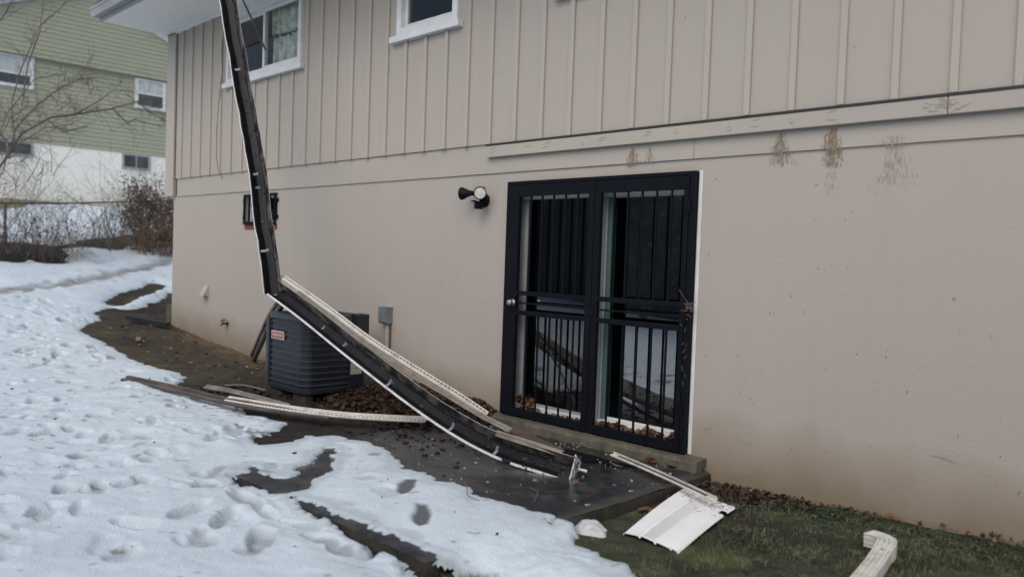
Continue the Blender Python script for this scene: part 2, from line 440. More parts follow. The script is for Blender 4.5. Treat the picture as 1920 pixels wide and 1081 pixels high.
HOLE_S = [[-0.623, -1.996], [-0.674, -1.863], [-0.719, -1.738], [-0.628, -1.79], [-0.486, -1.931], [-0.508, -2.022]]
MULCH_A = [[-14.604, -0.923], [-14.644, -0.427], [-14.633, -0.178], [-14.509, 0.097], [-14.113, 0.302], [-13.515, 0.338], [-13.123, -0.023], [-12.669, -0.071], [-12.635, -0.347], [-12.939, -0.504], [-12.69, -0.795], [-12.521, -1.36]]
MULCH_B = [[-14.247, 0.339], [-14.937, 1.028], [-15.635, 1.836], [-16.174, 2.785], [-17.18, 4.037], [-15.29, 3.269], [-14.897, 2.823], [-14.506, 2.419], [-14.879, 2.335], [-14.732, 1.832], [-14.201, 1.452], [-14.713, 1.415], [-14.476, 0.889]]
STREAK = [[-9.132, -0.253], [-9.67, 0.105], [-10.085, 0.529], [-10.536, 1.029], [-10.307, 0.901], [-9.658, 0.299], [-9.21, -0.021], [-8.889, -0.268]]
FOOT= [[-2.334, -3.131], [-2.041, -3.404], [-1.539, -3.261], [-1.477, -3.495], [-1.731, -2.86], [-1.065, -2.992], [-1.322, -2.584], [-0.679, -3.3], [-0.336, -3.146], [0.045, -3.613], [0.384, -3.814], [0.814, -3.503], [1.184, -3.701], [0.106, -3.244], [-0.455, -2.884], [0.315, -2.898], [0.809, -3.212], [1.012, -3.096], [1.214, -3.319], [1.019, -2.866], [1.368, -3.083], [-8.341, -1.726], [-7.807, -2.088], [-7.968, -1.613], [-7.238, -1.98], [-6.721, -2.231], [-6.064, -2.092], [-5.571, -2.297], [-4.645, -2.47], [-5.188, -2.525], [-5.566, -1.941], [-5.079, -2.179], [-7.484, -1.449], [-3.486, -2.537], [-2.819, -2.301], [-8.97, -1.274], [-8.569, -1.19], [-3.863, -1.826], [-0.873, -2.423], [-0.621, -2.372], [-1.782, -2.208], [-0.945, -2.087], [0.884, -4.08], [1.253, -2.803], [1.52, -2.836], [1.702, -2.826], [1.781, -2.72], [0.773, -2.868]]
TRACK= [[-9.655, -1.889], [-9.948, -1.374], [-10.104, -0.937], [-10.43, -0.511], [-10.792, -0.092], [-11.082, 0.327], [-11.603, 0.9], [-12.25, 1.672], [-12.837, 2.306]]
BARE = BARE + [[6, -2.9], [16, -3.4], [16, 7], [-7.2, 7], [-7.2, 2.2], [-9.3, 1.9]]
STRIP = [(0.86, -2.60), (1.5, -2.575), (2.1, -2.55), (2.45, -2.43), (2.75, -2.45), (2.6, -2.62), (2.2, -2.74), (1.8, -2.71), (1.5, -2.675), (1.2, -2.655), (.86, -2.635)]
YARD2 = [(-18.9, -2), (-18.8, .1), (-19.6, .8), (-20.75, 1.5), (-20.75, 7.5), (-21.4, 7.5), (-21.4, -2)]

# ---- ground under everything
gx = axis([(-80, -26, 3), (-26, -9.4, .2), (-9.4, -4.2, .06), (-4.2, 5.2, .03), (5.2, 12, .4), (12, 80, 4)])
gy = axis([(-80, -10, 4), (-10, -3.2, .25), (-3.2, 0.35, .03), (0.35, 6, .2), (6, 20, 1), (20, 80, 4)])
X, Y = np.meshgrid(gx, gy, indexing='ij')
Z = terr(X, Y)
rough_k = sstep(-12, -8, X)
Z = Z + rough_k * (0.018 * fbm(X, Y, .5, 3) + 0.014 * fbm(X, Y, .09, 5, 3))
under = (X > SLAB[0] - .03) & (X < SLAB[1] + .03) & (Y > SLAB[2] - .03) & (Y < .1)
Z = np.where(under, -0.14, Z)
mud, soil, brown = np.array([.052, .044, .031]), np.array([.030, .025, .020]), np.array([.130, .090, .058])
moss, grassg, black = np.array([.036, .044, .026]), np.array([.075, .095, .042]), np.array([.016, .015, .015])
def mixc(a, b, t): return a * (1 - t[..., None]) + b * t[..., None]
n1, n2 = fbm(X, Y, .7, 11), fbm(X, Y, .12, 12)
C = mixc(np.broadcast_to(mud, X.shape + (3,)), soil, sstep(-.25, .35, n1 + .6 * n2))
C = mixc(C, np.array([.070, .068, .036]), sstep(.1, .5, fbm(X, Y, .5, 15) + .4 * n2) * .7)
C = mixc(C, black, sstep(-3.6, -2.6, X) * .75)
C = mixc(C, brown, sstep(-.55, -.08, Y + .25 * n1 + .3 * n2) * sstep(-2.2, -3.4, X) * sstep(-7.4, -6.0, X) * .8)
gk = sstep(1.9, 2.2, X)
G = mixc(np.broadcast_to(moss, X.shape + (3,)), grassg, sstep(-.1, .45, fbm(X, Y, .45, 21) + .6 * fbm(X, Y, .1, 22)))
G = mixc(G, np.array([.030, .022, .016]), sstep(-.32, -.02, Y + .2 * n2) * .8)
G = mixc(G, np.array([.024, .022, .017]), sstep(.02, .3, fbm(X, Y, .38, 23, 3)) * .85)
C = mixc(C, G, gk)
C = mixc(C, np.array([.20, .19, .115]), sstep(-16, -18, X) * .9)
C = mixc(C, np.array([.022, .019, .017]), sstep(-11.6, -12.2, X) * sstep(-17.5, -16.5, X) * .85)
C = C * (1 + .7 * fbm(X, Y, .05, 31, 2))[..., None]
C = np.clip(C, .004, 1)
M['ground'] = attr_mat('bare_ground', 0.85, 0.25, bump=0.8, bscale=55)
tag(grid_mesh('ground', gx, gy, Z, M['ground'], attrs={'col': C}), kind='structure')

# ---- the patio slab, wet dark concrete with worn edges
sx_ = axis([(SLAB[0], SLAB[1], .03)]); sy_ = axis([(SLAB[2], -0.001, .03)])
X, Y = np.meshgrid(sx_, sy_, indexing='ij')
ex = np.minimum(np.minimum(X - SLAB[0], SLAB[1] - X), Y - SLAB[2])
Z = 0.004 * fbm(X, Y, .4, 41) - 0.02 * (1 - sstep(0, .05, ex + .03 * vn(X, Y, .12, 42)))
n1, n2 = fbm(X, Y, .6, 43), fbm(X, Y, .1, 44)
C = mixc(np.broadcast_to(np.array([.022, .024, .028]), X.shape + (3,)), np.array([.056, .058, .063]), sstep(-.2, .5, n1 + .5 * n2))
C = mixc(C, np.array([.075, .072, .066]), sstep(.12, .5, fbm(X, Y, .3, 45) + .7 * fbm(X, Y, .05, 46, 2)) * .55)
C = mixc(C, np.array([.012, .012, .013]), sstep(.75, .2, np.hypot((X - 1.35) / 1.3, (Y + .42) / .8) + .5 * n2) * .8)
C = mixc(C, np.array([.07, .068, .052]), (1 - sstep(0, .12, SLAB[1] - X)) * .5)
RO = np.clip(.50 - .40 * sstep(.1, .6, fbm(X, Y, .5, 47) + .2) - .35 * sstep(1.1, .3, np.hypot((X - 1.4) / 1.2, (Y + .55) / .75)) + .25 * n2, .07, .8)
C = np.clip(C * (1 + .5 * fbm(X, Y, .035, 48, 2))[..., None], .004, 1)
M['slab'] = attr_mat('wet_concrete', 0.4, 0.5, bump=0.25, bscale=70, rattr='wet')
slab = grid_mesh('patio_slab', sx_, sy_, Z, M['slab'], attrs={'col': C, 'wet': RO})
tag(slab, kind='structure')
b = MB()
x0, x1, y0, y1 = SLAB
for (ax, ay, bx, by) in ((x0, y0, x1, y0), (x1, y0, x1, y1), (x0, y1, x0, y0)):
    n = 40
    for i in range(n):
        p, q = i / n, (i + 1) / n
        b.add([(ax + (bx - ax) * p, ay + (by - ay) * p, -.022), (ax + (bx - ax) * q, ay + (by - ay) * q, -.022),
               (ax + (bx - ax) * q, ay + (by - ay) * q, -.3), (ax + (bx - ax) * p, ay + (by - ay) * p, -.3)], [(0, 1, 2, 3)])
M['slabedge'] = mat('slab_edge', (.030, .029, .024), .6, (.065, .06, .045), 9, bump=.6, bscale=40)
tag(b.build('slab_edge', M['slabedge'], slab), None)

# ---- a shallow puddle by the sill
b = MB(); ring = []
for k in range(40):
    a = 2 * math.pi * k / 40
    r = 1 + .35 * math.sin(3 * a + 1) * .5 + .2 * math.sin(7 * a)
    ring.append((1.36 + .36 * r * math.cos(a), -.36 + .15 * r * math.sin(a), .0075))
b.add(ring + [(1.36, -.36, .0075)], [(k, (k + 1) % 40, 40) for k in range(40)])
M['puddle'] = mat('puddle_water', (.012, .012, .013), .03, spec=0.6)
tag(b.build('puddle', M['puddle']), kind='structure')

# ---- snow: a sheet of its own height over the ground, melted back to real edges
wx = axis([(-42, -24, 1.5), (-24, -14, .12), (-14, -8, .06), (-8, -5, .032), (-5, 3.4, .0165), (3.4, 6, .06), (6, 16, .8), (16, 40, 3)])
wy = axis([(-30, -12, 2), (-12, -5.2, .35), (-5.2, -4.3, .05), (-4.3, -0.7, .0165), (-0.7, 3.6, .05), (3.6, 9, .3), (9, 30, 3)])
X, Y = np.meshgrid(wx, wy, indexing='ij')
s = sdf(X, Y, BARE)
def hole(poly, pad=.5):
    P = np.array(poly, float); lo, hi = P.min(0) - pad, P.max(0) + pad
    k = (X > lo[0]) & (X < hi[0]) & (Y > lo[1]) & (Y < hi[1])
    d = np.full(X.shape, 9.0); d[k] = sdf(X[k], Y[k], poly); return d
hl, st, hs, sk = hole(HOLE_L), hole(STRIP), hole(HOLE_S), hole(STREAK)
ma, mb = hole(MULCH_A), hole(MULCH_B)
pa, pb = hole(PRINT_A), hole(PRINT_B)
y2 = hole(YARD2, 2)
edge = .05 * fbm(X, Y, .22, 51) + .034 * fbm(X, Y, .07, 52, 4) - .03
far = sstep(-9, -12, X)
edge = edge + far * (.20 * fbm(X, Y, .5, 53) - .12)
s = np.minimum.reduce([s, hl + .015, st + .022, hs - .02, sk - .06, ma, mb, y2]) + edge
patch = sstep(-3.2, -2.4, X) * sstep(-.1, -.5, X) * sstep(-2.35, -1.95, Y)
s = s + patch * (.34 * fbm(X, Y, .30, 54) - .05)
onslab = (1 - sstep(0, .25, np.maximum(np.maximum(SLAB[0] - X, X - SLAB[1]), SLAB[2] - Y)))
T0 = (.080 * (1 - onslab) + .028 * onslab) * (1 - .6 * patch) * (1 + .5 * fbm(X, Y, .8, 55))
s = s + (.030 * fbm(X, Y, .035, 59, 2) + .05 * np.clip(fbm(X, Y, .16, 60, 3), -.5, .2)) * (s < .12)
t = np.clip(s / .34, 0, 1)
th = T0 * (1 - (1 - t) ** 1.7)
lump = .020 * fbm(X, Y, .45, 56) + .012 * fbm(X, Y, .14, 57) + .005 * fbm(X, Y, .05, 58, 2) + .0035 * vn(X, Y, .034, 71) + .010 * sstep(.22, .40, fbm(X, Y, .075, 72, 3)) * sstep(.0, .4, fbm(X, Y, .7, 73, 2))
th = th + lump * sstep(0, .2, s) * (1 - .45 * onslab)
dent = np.zeros(X.shape); dent_grey = np.zeros(X.shape)
rnd = random.Random(5)
def stamp(x, y, L, W, D, a, g=0.0, sharp=5):
    k = (abs(X - x) < L * 2.2) & (abs(Y - y) < L * 2.2)
    if not k.any(): return
    ca, sa = math.cos(a), math.sin(a)
    u = ((X[k] - x) * ca + (Y[k] - y) * sa) / L; v = (-(X[k] - x) * sa + (Y[k] - y) * ca) / W
    rr = (np.abs(u) ** 2.6 + np.abs(v) ** 2.6) ** (1 / 2.6)
    q = 1 - sstep(1 - 1 / sharp, 1 + 1 / sharp, rr + .18 * vn(X[k], Y[k], .08, 61))
    dent[k] = np.maximum(dent[k], q * D); dent_grey[k] = np.maximum(dent_grey[k], q * g)
    rim = np.exp(-((rr - 1.28) / .16) ** 2) * .003
    lump2[k] += rim
lump2 = np.zeros(X.shape)
for i, (x, y) in enumerate(FOOT):
    f = 1.0 if x > -4 else 1.15
    stamp(x, y, .13 * f * rnd.uniform(.7, 1.1), .058 * f * rnd.uniform(.8, 1.3), rnd.uniform(.032, .066), rnd.gauss(2.75, .5), rnd.choice([.35, .6, .9]), 6)
for i in range(210):
    q = rnd.random(); x, y = -8.8 + 10 * q + rnd.gauss(0, .5), -1.6 - 1.9 * q ** .8 + rnd.gauss(0, .75)
    f = .75 if i > 60 else 1
    stamp(x, y, rnd.uniform(.08, .135) * f, rnd.uniform(.035, .06) * f, rnd.uniform(.018, .045), rnd.gauss(2.75, .6), rnd.uniform(.2, 1.0), rnd.choice((3, 5)))
for i in range(60):
    x, y = rnd.uniform(-8.5, 1.2), rnd.uniform(-4.3, -1.5)
    stamp(x, y, rnd.uniform(.07, .16), rnd.uniform(.045, .08), rnd.uniform(.006, .022), rnd.gauss(2.75, .8), rnd.choice([0, 0, .15]), 2.2)
TR = TRACK
for i in range(len(TR) - 1):
    for k in range(9):
        p = k / 9; x = TR[i][0] + (TR[i + 1][0] - TR[i][0]) * p; y = TR[i][1] + (TR[i + 1][1] - TR[i][1]) * p
        stamp(x + rnd.gauss(0, .09), y + rnd.gauss(0, .09), rnd.uniform(.1, .22), rnd.uniform(.05, .1), rnd.uniform(.03, .07), rnd.gauss(2.1, .4), rnd.uniform(.5, 1), 2.2)
th = np.where(s > 0, np.maximum(th + lump2 - dent, .010), th)
pr = np.minimum(pa, pb) + .01 * fbm(X, Y, .05, 63, 2)
inprint = 1 - sstep(-.008, .012, pr)
th = th * (1 - inprint) + (.009 + .003 * vn(X, Y, .03, 64)) * inprint
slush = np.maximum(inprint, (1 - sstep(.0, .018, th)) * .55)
th = np.where(s <= 0, -.02 + np.maximum(s, -.3) * .5, th)
Zs = tsm(X, Y) + .004 + th
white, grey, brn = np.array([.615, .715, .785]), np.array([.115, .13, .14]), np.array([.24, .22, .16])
C = mixc(np.broadcast_to(white, X.shape + (3,)), np.array([.52, .605, .67]), sstep(-.1, .5, fbm(X, Y, .25, 65) + .5 * fbm(X, Y, .04, 66, 2)) * .35)
C = mixc(C, np.array([.26, .29, .30]), np.clip(dent_grey, 0, 1) * .75)  # prints and dents coloured a darker grey
trk = np.full(X.shape, 9.0)
for i in range(len(TR) - 1):
    (ax, ay), (bx, by) = TR[i], TR[i + 1]
    tt = np.clip(((X - ax) * (bx - ax) + (Y - ay) * (by - ay)) / ((bx - ax) ** 2 + (by - ay) ** 2), 0, 1)
    trk = np.minimum(trk, np.hypot(X - ax - tt * (bx - ax), Y - ay - tt * (by - ay)))
C = mixc(C, np.array([.16, .15, .11]), (1 - sstep(.02, .26, trk + .26 * fbm(X, Y, .3, 67))) * .5)
C = mixc(C, brn, (1 - sstep(.05, .9, np.minimum(ma, mb) + .8 * fbm(X, Y, .35, 68))) * .55 * (X < -10))
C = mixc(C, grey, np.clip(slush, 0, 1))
C = mixc(C, np.array([.10, .085, .06]), sstep(.50, .58, fbm(X, Y, .05, 69, 2) + .25 * patch + .10 * vn(X, Y, 1.1, 70)) * .7)
M['snow'] = attr_mat('wet_snow', 0.55, 0.35, bump=0.9, bscale=95)
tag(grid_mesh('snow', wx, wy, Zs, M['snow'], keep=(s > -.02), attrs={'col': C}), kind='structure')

# ================================================================== THE HOUSE
house = thing('house', 'beige house wall with board and batten siding above a painted masonry basement wall', 'house')
HX1 = 9.0

def holed(mb, x0, x1, z0, z1, y0, th, holes, m=0):
    """wall facing -y at y0, 'th' thick, with openings (x0, x1, z0, z1)"""
    xs = sorted({x0, x1, *[q for h in holes for q in h[:2]]}); zs = sorted({z0, z1, *[q for h in holes for q in h[2:]]})
    solid = lambda i, j: 0 <= i < len(xs) - 1 and 0 <= j < len(zs) - 1 and not any(
        h[0] - 1e-6 <= xs[i] and xs[i + 1] <= h[1] + 1e-6 and h[2] - 1e-6 <= zs[j] and zs[j + 1] <= h[3] + 1e-6 for h in holes)
    y1 = y0 + th
    for i in range(len(xs) - 1):
        for j in range(len(zs) - 1):
            if not solid(i, j): continue
            a, c, d, e = xs[i], xs[i + 1], zs[j], zs[j + 1]
            mb.add([(a, y0, d), (c, y0, d), (c, y0, e), (a, y0, e)], [(0, 1, 2, 3)], m)
            mb.add([(a, y1, d), (c, y1, d), (c, y1, e), (a, y1, e)], [(3, 2, 1, 0)], m)
            for (di, dj, P) in ((-1, 0, (a, d, a, e)), (1, 0, (c, e, c, d)), (0, -1, (c, d, a, d)), (0, 1, (a, e, c, e))):
                if not solid(i + di, j + dj):
                    mb.add([(P[0], y0, P[1]), (P[2], y0, P[3]), (P[2], y1, P[3]), (P[0], y1, P[1])], [(3, 2, 1, 0)], m)

DOOR = (0.0, 1.925, 0.09, 2.145)
BWIN = (-4.97, -4.13, 1.81, 2.20)
W1 = (-5.50, -3.575, 3.72, 4.61)
W2 = (-1.69, -0.745, 3.71, 4.61)
W3 = (0.55, 1.52, 3.71, 4.61)
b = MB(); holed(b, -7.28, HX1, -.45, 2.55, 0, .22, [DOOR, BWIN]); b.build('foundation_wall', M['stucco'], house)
b = MB(); holed(b, -7.165, HX1, 2.512, 4.80, -.03, .16, [W1, W2, W3]); b.build('siding', M['siding'], house)
# band boards between the masonry and the siding
for a, c in ((-7.14, 1.868), (1.872, HX1)):
    b = MB(); b.box(a, c, -.014, -.001, 2.243, 2.511); b.build('band_board', M['board'], house, bevel=.002)
# corner post
b = MB(); b.box(-7.50, -7.205, -.055, .10, 2.25, 4.72); b.build('corner_post', M['batten'], house, bevel=.006)
# battens
bx = [1.62 + .3185 * k for k in range(-27, 1)] + [1.62 + .3245 * k for k in range(1, 23)]
b = MB(); b.box(0, .045, -.052, -.0305, 2.506, 4.713); bat = b.build('batten', M['batten'], house, bevel=.003)
b = MB(); b.box(0, .045, -.052, -.0305, 2.506, 3.654); bats = b.build('batten', M['batten'], house, bevel=.003)
rnd = random.Random(3)
first = {0: True, 1: True}
for x in bx:
    short = any(q[0] - .10 < x + .045 and x < q[1] + .08 for q in (W1, W2, W3))
    src = bats if short else bat
    d = (x, 0, rnd.uniform(-.003, .003))
    if first[short]: src.location = d; first[short] = False
    else:
        c = src.copy(); COL.objects.link(c); c.location = d; ORG[c.name] = Vector((0, 0, 0))
# ledger and flashing
for a, c in ((-.285, 3.563), (3.568, HX1)):
    b = MB(); b.box(a, c, -.056, -.0145, 2.385, 2.488); b.build('ledger_board', M['board'], house, bevel=.004)
b = MB(); b.box(-.29, HX1, -.060, -.031, 2.489, 2.5055); b.build('flashing', M['dark'], house)
# bolt heads and gouges left in the ledger
for x, z in ((.849, 2.43), (1.737, 2.45), (2.173, 2.43), (3.449, 2.45), (3.60, 2.456), (2.63, 2.44)):
    b = MB(); b.lathe((x, -.0563, z), (0, -1, 0), [(0, .021), (.003, .020), (.004, .013), (.001, .012), (.001, .001)], 14); b.build('bolt_mark', M['board'], house)
b = MB()
def stroke(x, z, dx, dz, wd, y=-.0572):
    p = Vector((x, y, z)); t = Vector((dx, 0, dz)); n = Vector((-dz, 0, dx)).normalized() * wd
    p.y -= len(b.f) * 4e-6
    b.add([p - n * .3, p + t * .5 - n, p + t - n * .2, p + t + n * .2, p + t * .5 + n, p + n * .3], [(0, 1, 2, 3, 4, 5)])
for x, z in ((-.23, 2.45), (-.25, 2.41), (.20, 2.45), (.42, 2.445), (.40, 2.42), (1.02, 2.455), (1.0, 2.43), (1.46, 2.47), (1.44, 2.43), (2.35, 2.46), (2.33, 2.425), (2.86, 2.46), (2.85, 2.42), (3.52, 2.47), (3.50, 2.44), (3.54, 2.42), (3.62, 2.41), (3.46, 2.41)):
    stroke(x, z, .06 + rnd.random() * .03, rnd.uniform(-.008, .028), .0045)
for k in range(22):
    stroke(3.57 + rnd.gauss(0, .06), 2.435 + rnd.gauss(0, .02), rnd.uniform(-.05, .05), rnd.uniform(-.02, .02), .003)
tag(b.build('gouge', M['scuff'], house), kind='stuff')
# brown residue under the ledger, a fan of thin strokes at each spot
def residue(cx, ztop, zbot, wtop, wbot, n, y, sd, mtl):
    n = int(n * .8)
    global b
    r = random.Random(sd); b = MB()
    for i in range(n):
        u = max(-1, min(1, r.gauss(0, .42))); t0 = r.random() ** .9
        z = ztop - (ztop - zbot) * t0
        x = cx + u * (wtop + (wbot - wtop) * t0)
        L = r.uniform(.012, .05)
        stroke(x, z, u * .25 * L, -L, r.uniform(.0012, .0034), y)
    tag(b.build('residue', M[mtl], house), kind='stuff')
for i, (cx, zt, zb, wt, wb, n, y, mt) in enumerate([
        (1.325, 2.365, 2.25, .012, .09, 150, -.0152, 'stain'), (1.478, 2.365, 2.25, .008, .07, 45, -.0152, 'stain'),
        (2.54, 2.375, 2.25, .02, .085, 190, -.0152, 'stain'), (2.545, 2.232, 2.18, .08, .10, 60, -.0012, 'stain'),
        (2.885, 2.380, 2.25, .035, .07, 260, -.0152, 'stain'), (2.885, 2.235, 2.15, .075, .055, 150, -.0012, 'stain'),
        (2.88, 2.14, 1.98, .05, .03, 25, -.0012, 'scuff'),
        (3.27, 2.30, 2.25, .09, .09, 60, -.0152, 'scuff'), (3.275, 2.235, 2.01, .05, .16, 120, -.0012, 'scuff')]):
    residue(cx, zt, zb, wt, wb, n, y, i, mt)
# scars and flakes of paint low on the wall
b = MB(); r = random.Random(12)
for k in range(46):
    x = r.uniform(1.95, 4.3); z = r.choice([r.uniform(.05, .5), r.uniform(.3, 2.0)])
    stroke(x, z, r.uniform(-.012, .02), r.uniform(-.035, .0), r.uniform(.001, .003), -.0012)
for k in range(36):
    stroke(r.uniform(-6.8, -.1), r.uniform(.3, 2.1), r.uniform(-.01, .01), r.uniform(-.02, 0), r.uniform(.001, .003), -.0012)
for x, z, dx, dz in ((2.02, .30, .10, .0), (2.05, .29, .07, -.05), (2.30, .27, .16, -.03), (3.55, .40, .10, .0), (3.62, .395, .08, -.01)):
    stroke(x, z, dx, dz, .004, -.0014)
tag(b.build('paint_scar', M['scuff'], house), kind='stuff')
b = MB(); r = random.Random(44)
for k in range(62):
    up_ = r.random() < .35
    x = r.choice([r.uniform(1.98, 4.3), r.uniform(1.98, 3.2), r.uniform(-6.5, 0)]) if not up_ else r.uniform(-4, 3.9)
    z = r.uniform(.25, 2.15) if not up_ else r.uniform(2.55, 3.7)
    stroke(x, z, r.uniform(-.006, .008), -r.uniform(.006, .022), r.uniform(.0012, .0032), -.0013 if not up_ else -.0315)
tag(b.build('speck', M['dark'], house), kind='stuff')
b = MB(); b.box(-7.204, -7.142, -.004, -.001, 2.25, 2.51); b.box(-7.204, -7.166, -.028, -.001, 2.512, 4.71); b.build('corner_gap', M['slot'], house)

# ---- eave: soffit panels, fascia, the gutter still hanging, roof
b = MB(); b.sweep([(0, -.995, 4.7125), (0, -.0305, 4.7125)],
                  [(x, dz) for k in range(3) for x, dz in ((k * .1017, 0), (k * .1017 + .072, 0), (k * .1017 + .077, .016), (k * .1017 + .095, .016), (k * .1017 + .1016, 0))],
                  (0, 0, 1))
sp = b.build('soffit_panel', M['soffit'], house, solid=.002)
x = -7.53; sp.location.x = x
# sweep's u axis is t x n = y x z = +x
while x < HX1 - .31:
    x += .3052
    c = sp.copy(); COL.objects.link(c); c.location = (x, 0, 0); ORG[c.name] = Vector((0, 0, 0))
b = MB(); b.box(-7.53, HX1, -.055, -.0305, 4.694, 4.711); b.build('soffit_trim', M['soffit'], house)
b = MB(); b.box(-7.545, HX1, -1.022, -.997, 4.698, 4.90); b.build('fascia', M['greyalu_and_shade'], house)
kprof = [(-.125, .115), (-.125, .095), (-.112, .085), (-.095, .03), (-.09, 0), (0, 0), (0, .115)]
b = MB(); b.sweep([(-7.58, -1.026, 4.755), (-3.62, -1.026, 4.755)], [(p[0], p[1]) for p in [(-q[0], q[1]) for q in kprof]], (0, 0, 1))
b.build('eave_gutter', M['greyalu_and_shade'], house, solid=.004)
# check: u = t x n = x cross z = -y, so profile u is measured towards the yard
b = MB(); b.add([(-7.582, -1.026 - u, 4.755 + n) for u, n in [(-q[0], q[1]) for q in kprof]], [tuple(range(7))]); b.build('gutter_end_cap', M['greyalu_and_shade'], house, solid=.004)
b = MB()
b.add([(-7.54, -1.10, 4.905), (HX1, -1.10, 4.905), (HX1, 4.2, 7.1), (-7.54, 4.2, 7.1), (-7.54, -1.10, 4.94), (HX1, -1.10, 4.94), (HX1, 4.2, 7.14), (-7.54, 4.2, 7.14),
       (-7.54, 9.5, 4.905), (HX1, 9.5, 4.905), (-7.54, 9.5, 4.94), (HX1, 9.5, 4.93)],
      [(0, 3, 2, 1), (4, 5, 6, 7), (0, 1, 5, 4), (3, 8, 9, 2), (7, 6, 11, 10), (8, 10, 11, 9), (0, 4, 7, 3), (3, 7, 10, 8), (1, 2, 6, 5), (2, 9, 11, 6)])
b.build('roof', M['shingle'], house)
b = MB()
b.add([(-7.28, .22, -.5), (-7.28, 8.2, -.5), (-7.28, 8.2, 2.4), (-7.28, .22, 2.4)], [(0, 1, 2, 3)])
b.add([(-7.27, .0, -.5), (-7.27, .22, -.5), (-7.27, .22, 2.4), (-7.27, .0, 2.4)], [(0, 1, 2, 3)])
b.add([(-7.42, .1, 2.4), (-7.42, 8.4, 2.4), (-7.42, 8.4, 5.3), (-7.42, 4.2, 7.05), (-7.42, .1, 5.3)], [(0, 1, 2, 3, 4)])
b.build('gable_wall', M['siding'], house)
b = MB()
b.box(-7.28, HX1, 8.2, 8.4, -.5, 5.2); b.box(HX1, HX1 + .2, 0, 8.4, -.5, 5.2)
b.build('rear_wall', M['siding'], house)
b = MB(); b.box(-7.2, HX1, .23, 8.1, 2.42, 2.56); b.box(-7.2, HX1, .14, 8.1, 4.72, 4.78); b.box(-7.2, HX1, .23, 8.1, -.1, .085)
b.box(-7.2, HX1, 3.4, 3.5, .09, 2.41); b.box(-7.2, HX1, 3.4, 3.5, 2.57, 4.71); b.box(-3.2, -3.1, .14, 3.39, 2.57, 4.71); b.box(-.3, -.2, .23, 3.39, .09, 2.41)
b.build('interior', M['interior'], house)

# ---- upstairs windows
def window(x0, x1, z0, z1, panes, sill_lo, sill_hi, curtain=None, thick=.075):
    b = MB(); b.frame(x0, x1, z0, z1, thick, -.066, .05)
    fr = b.build('window', M['white'], house, bevel=.004)
    b = MB(); b.box(sill_lo, sill_hi, -.098, -.0305, z0 - .066, z0 - .002); b.build('sill', M['white'], fr, bevel=.004)
    b = MB(); b.box(x0 - .03, x1 + .03, -.060, -.0305, z1 + .002, z1 + .085); b.build('head_trim', M['white'], fr, bevel=.004)
    for (p0, p1, yy) in panes:
        b = MB(); b.frame(p0, p1, z0 + thick + .001, z1 - thick - .001, .042, yy - .014, yy + .016); b.build('sash', M['white'], fr, bevel=.003)
        b = MB(); b.box(p0 + .04, p1 - .04, yy - .002, yy + .002, z0 + thick + .04, z1 - thick - .04); b.build('pane', M['glass'], fr)
    return fr
f1 = window(W1[0], W1[1], W1[2], W1[3], [(W1[0] + .076, -4.53, .012), (-4.55, W1[1] - .076, -.022)], -5.555, -3.515, thick=.058)
f2 = window(W2[0], W2[1], W2[2], W2[3], [(W2[0] + .076, W2[1] - .076, .0)], -1.765, -.69)
f3 = window(W3[0], W3[1], W3[2], W3[3], [(W3[0] + .076, W3[1] - .076, .0)], .49, 1.58)
# floral curtain behind the right-hand pane: a valance with scalloped hem over a pleated cloth
b = MB(); n = 60
for z0, z1, yo in ((3.74, 4.16, .085), (4.24, 4.60, .065)):
    vs, fs = [], []
    for i in range(n + 1):
        x = -4.50 + .93 * i / n; y = yo + .025 * math.sin(i * .9) + .012 * math.sin(i * 2.3)
        top = z1 + (.03 * abs(math.sin(i * .33)) - .10 * (i / n - 1) * 0 if z0 < 4 else 0)
        bot = z0 - (0 if z0 < 4 else .04 * abs(math.sin(i * .4)))
        vs += [(x, y, bot), (x, y, top)]
    fs = [(2 * i, 2 * i + 2, 2 * i + 3, 2 * i + 1) for i in range(n)]
    b.add(vs, fs)
b.build('curtain', M['curtain'], f1, smooth=True, solid=.003)

# ---- little basement window with its guard and brick sill
x0, x1, z0, z1 = BWIN
b = MB(); b.frame(x0, x1, z0, z1, .045, .05, .12); bw = b.build('basement_window', M['white'], house)
b = MB(); b.box(x0 + .046, x1 - .046, .08, .085, z0 + .046, z1 - .046); b.build('pane', M['glass'], bw)
b = MB(); b.box(x0 + .40, x0 + .44, .055, .115, z0 + .046, z1 - .046); b.build('mullion', M['white'], bw)
b = MB(); b.box(x0 - .005, x1 + .005, -.034, -.012, z1 - .03, z1); b.box(x0 - .005, x1 + .005, -.034, -.012, z0 - .005, z0 + .035); b.build('guard_rail', M['black'], bw)
gb = None
for k in range(7):
    x = x0 + .0 + k * (x1 - x0 - .03) / 6
    if gb is None:
        b = MB(); b.box(0, .022, -.036, -.0125, z0 + .036, z1 - .031); gb = b.build('guard_bar', M['black'], bw); gb.location.x = x
    else: inst(gb, (x - gb.location.x, 0, 0))
for xx in (x0 - .03, x1 + .008):
    for zz in (z0 + .07, z1 - .11):
        b = MB(); b.box(xx, xx + .025, -.03, -.001, zz, zz + .045); b.build('guard_bracket', M['black'], bw, bevel=.005)
for k in range(4):
    b = MB(); b.box(x0 + k * .212, x0 + k * .212 + .203, -.012, .06, z0 - .066, z0 - .007); b.build('brick', M['brick'], bw, bevel=.003)

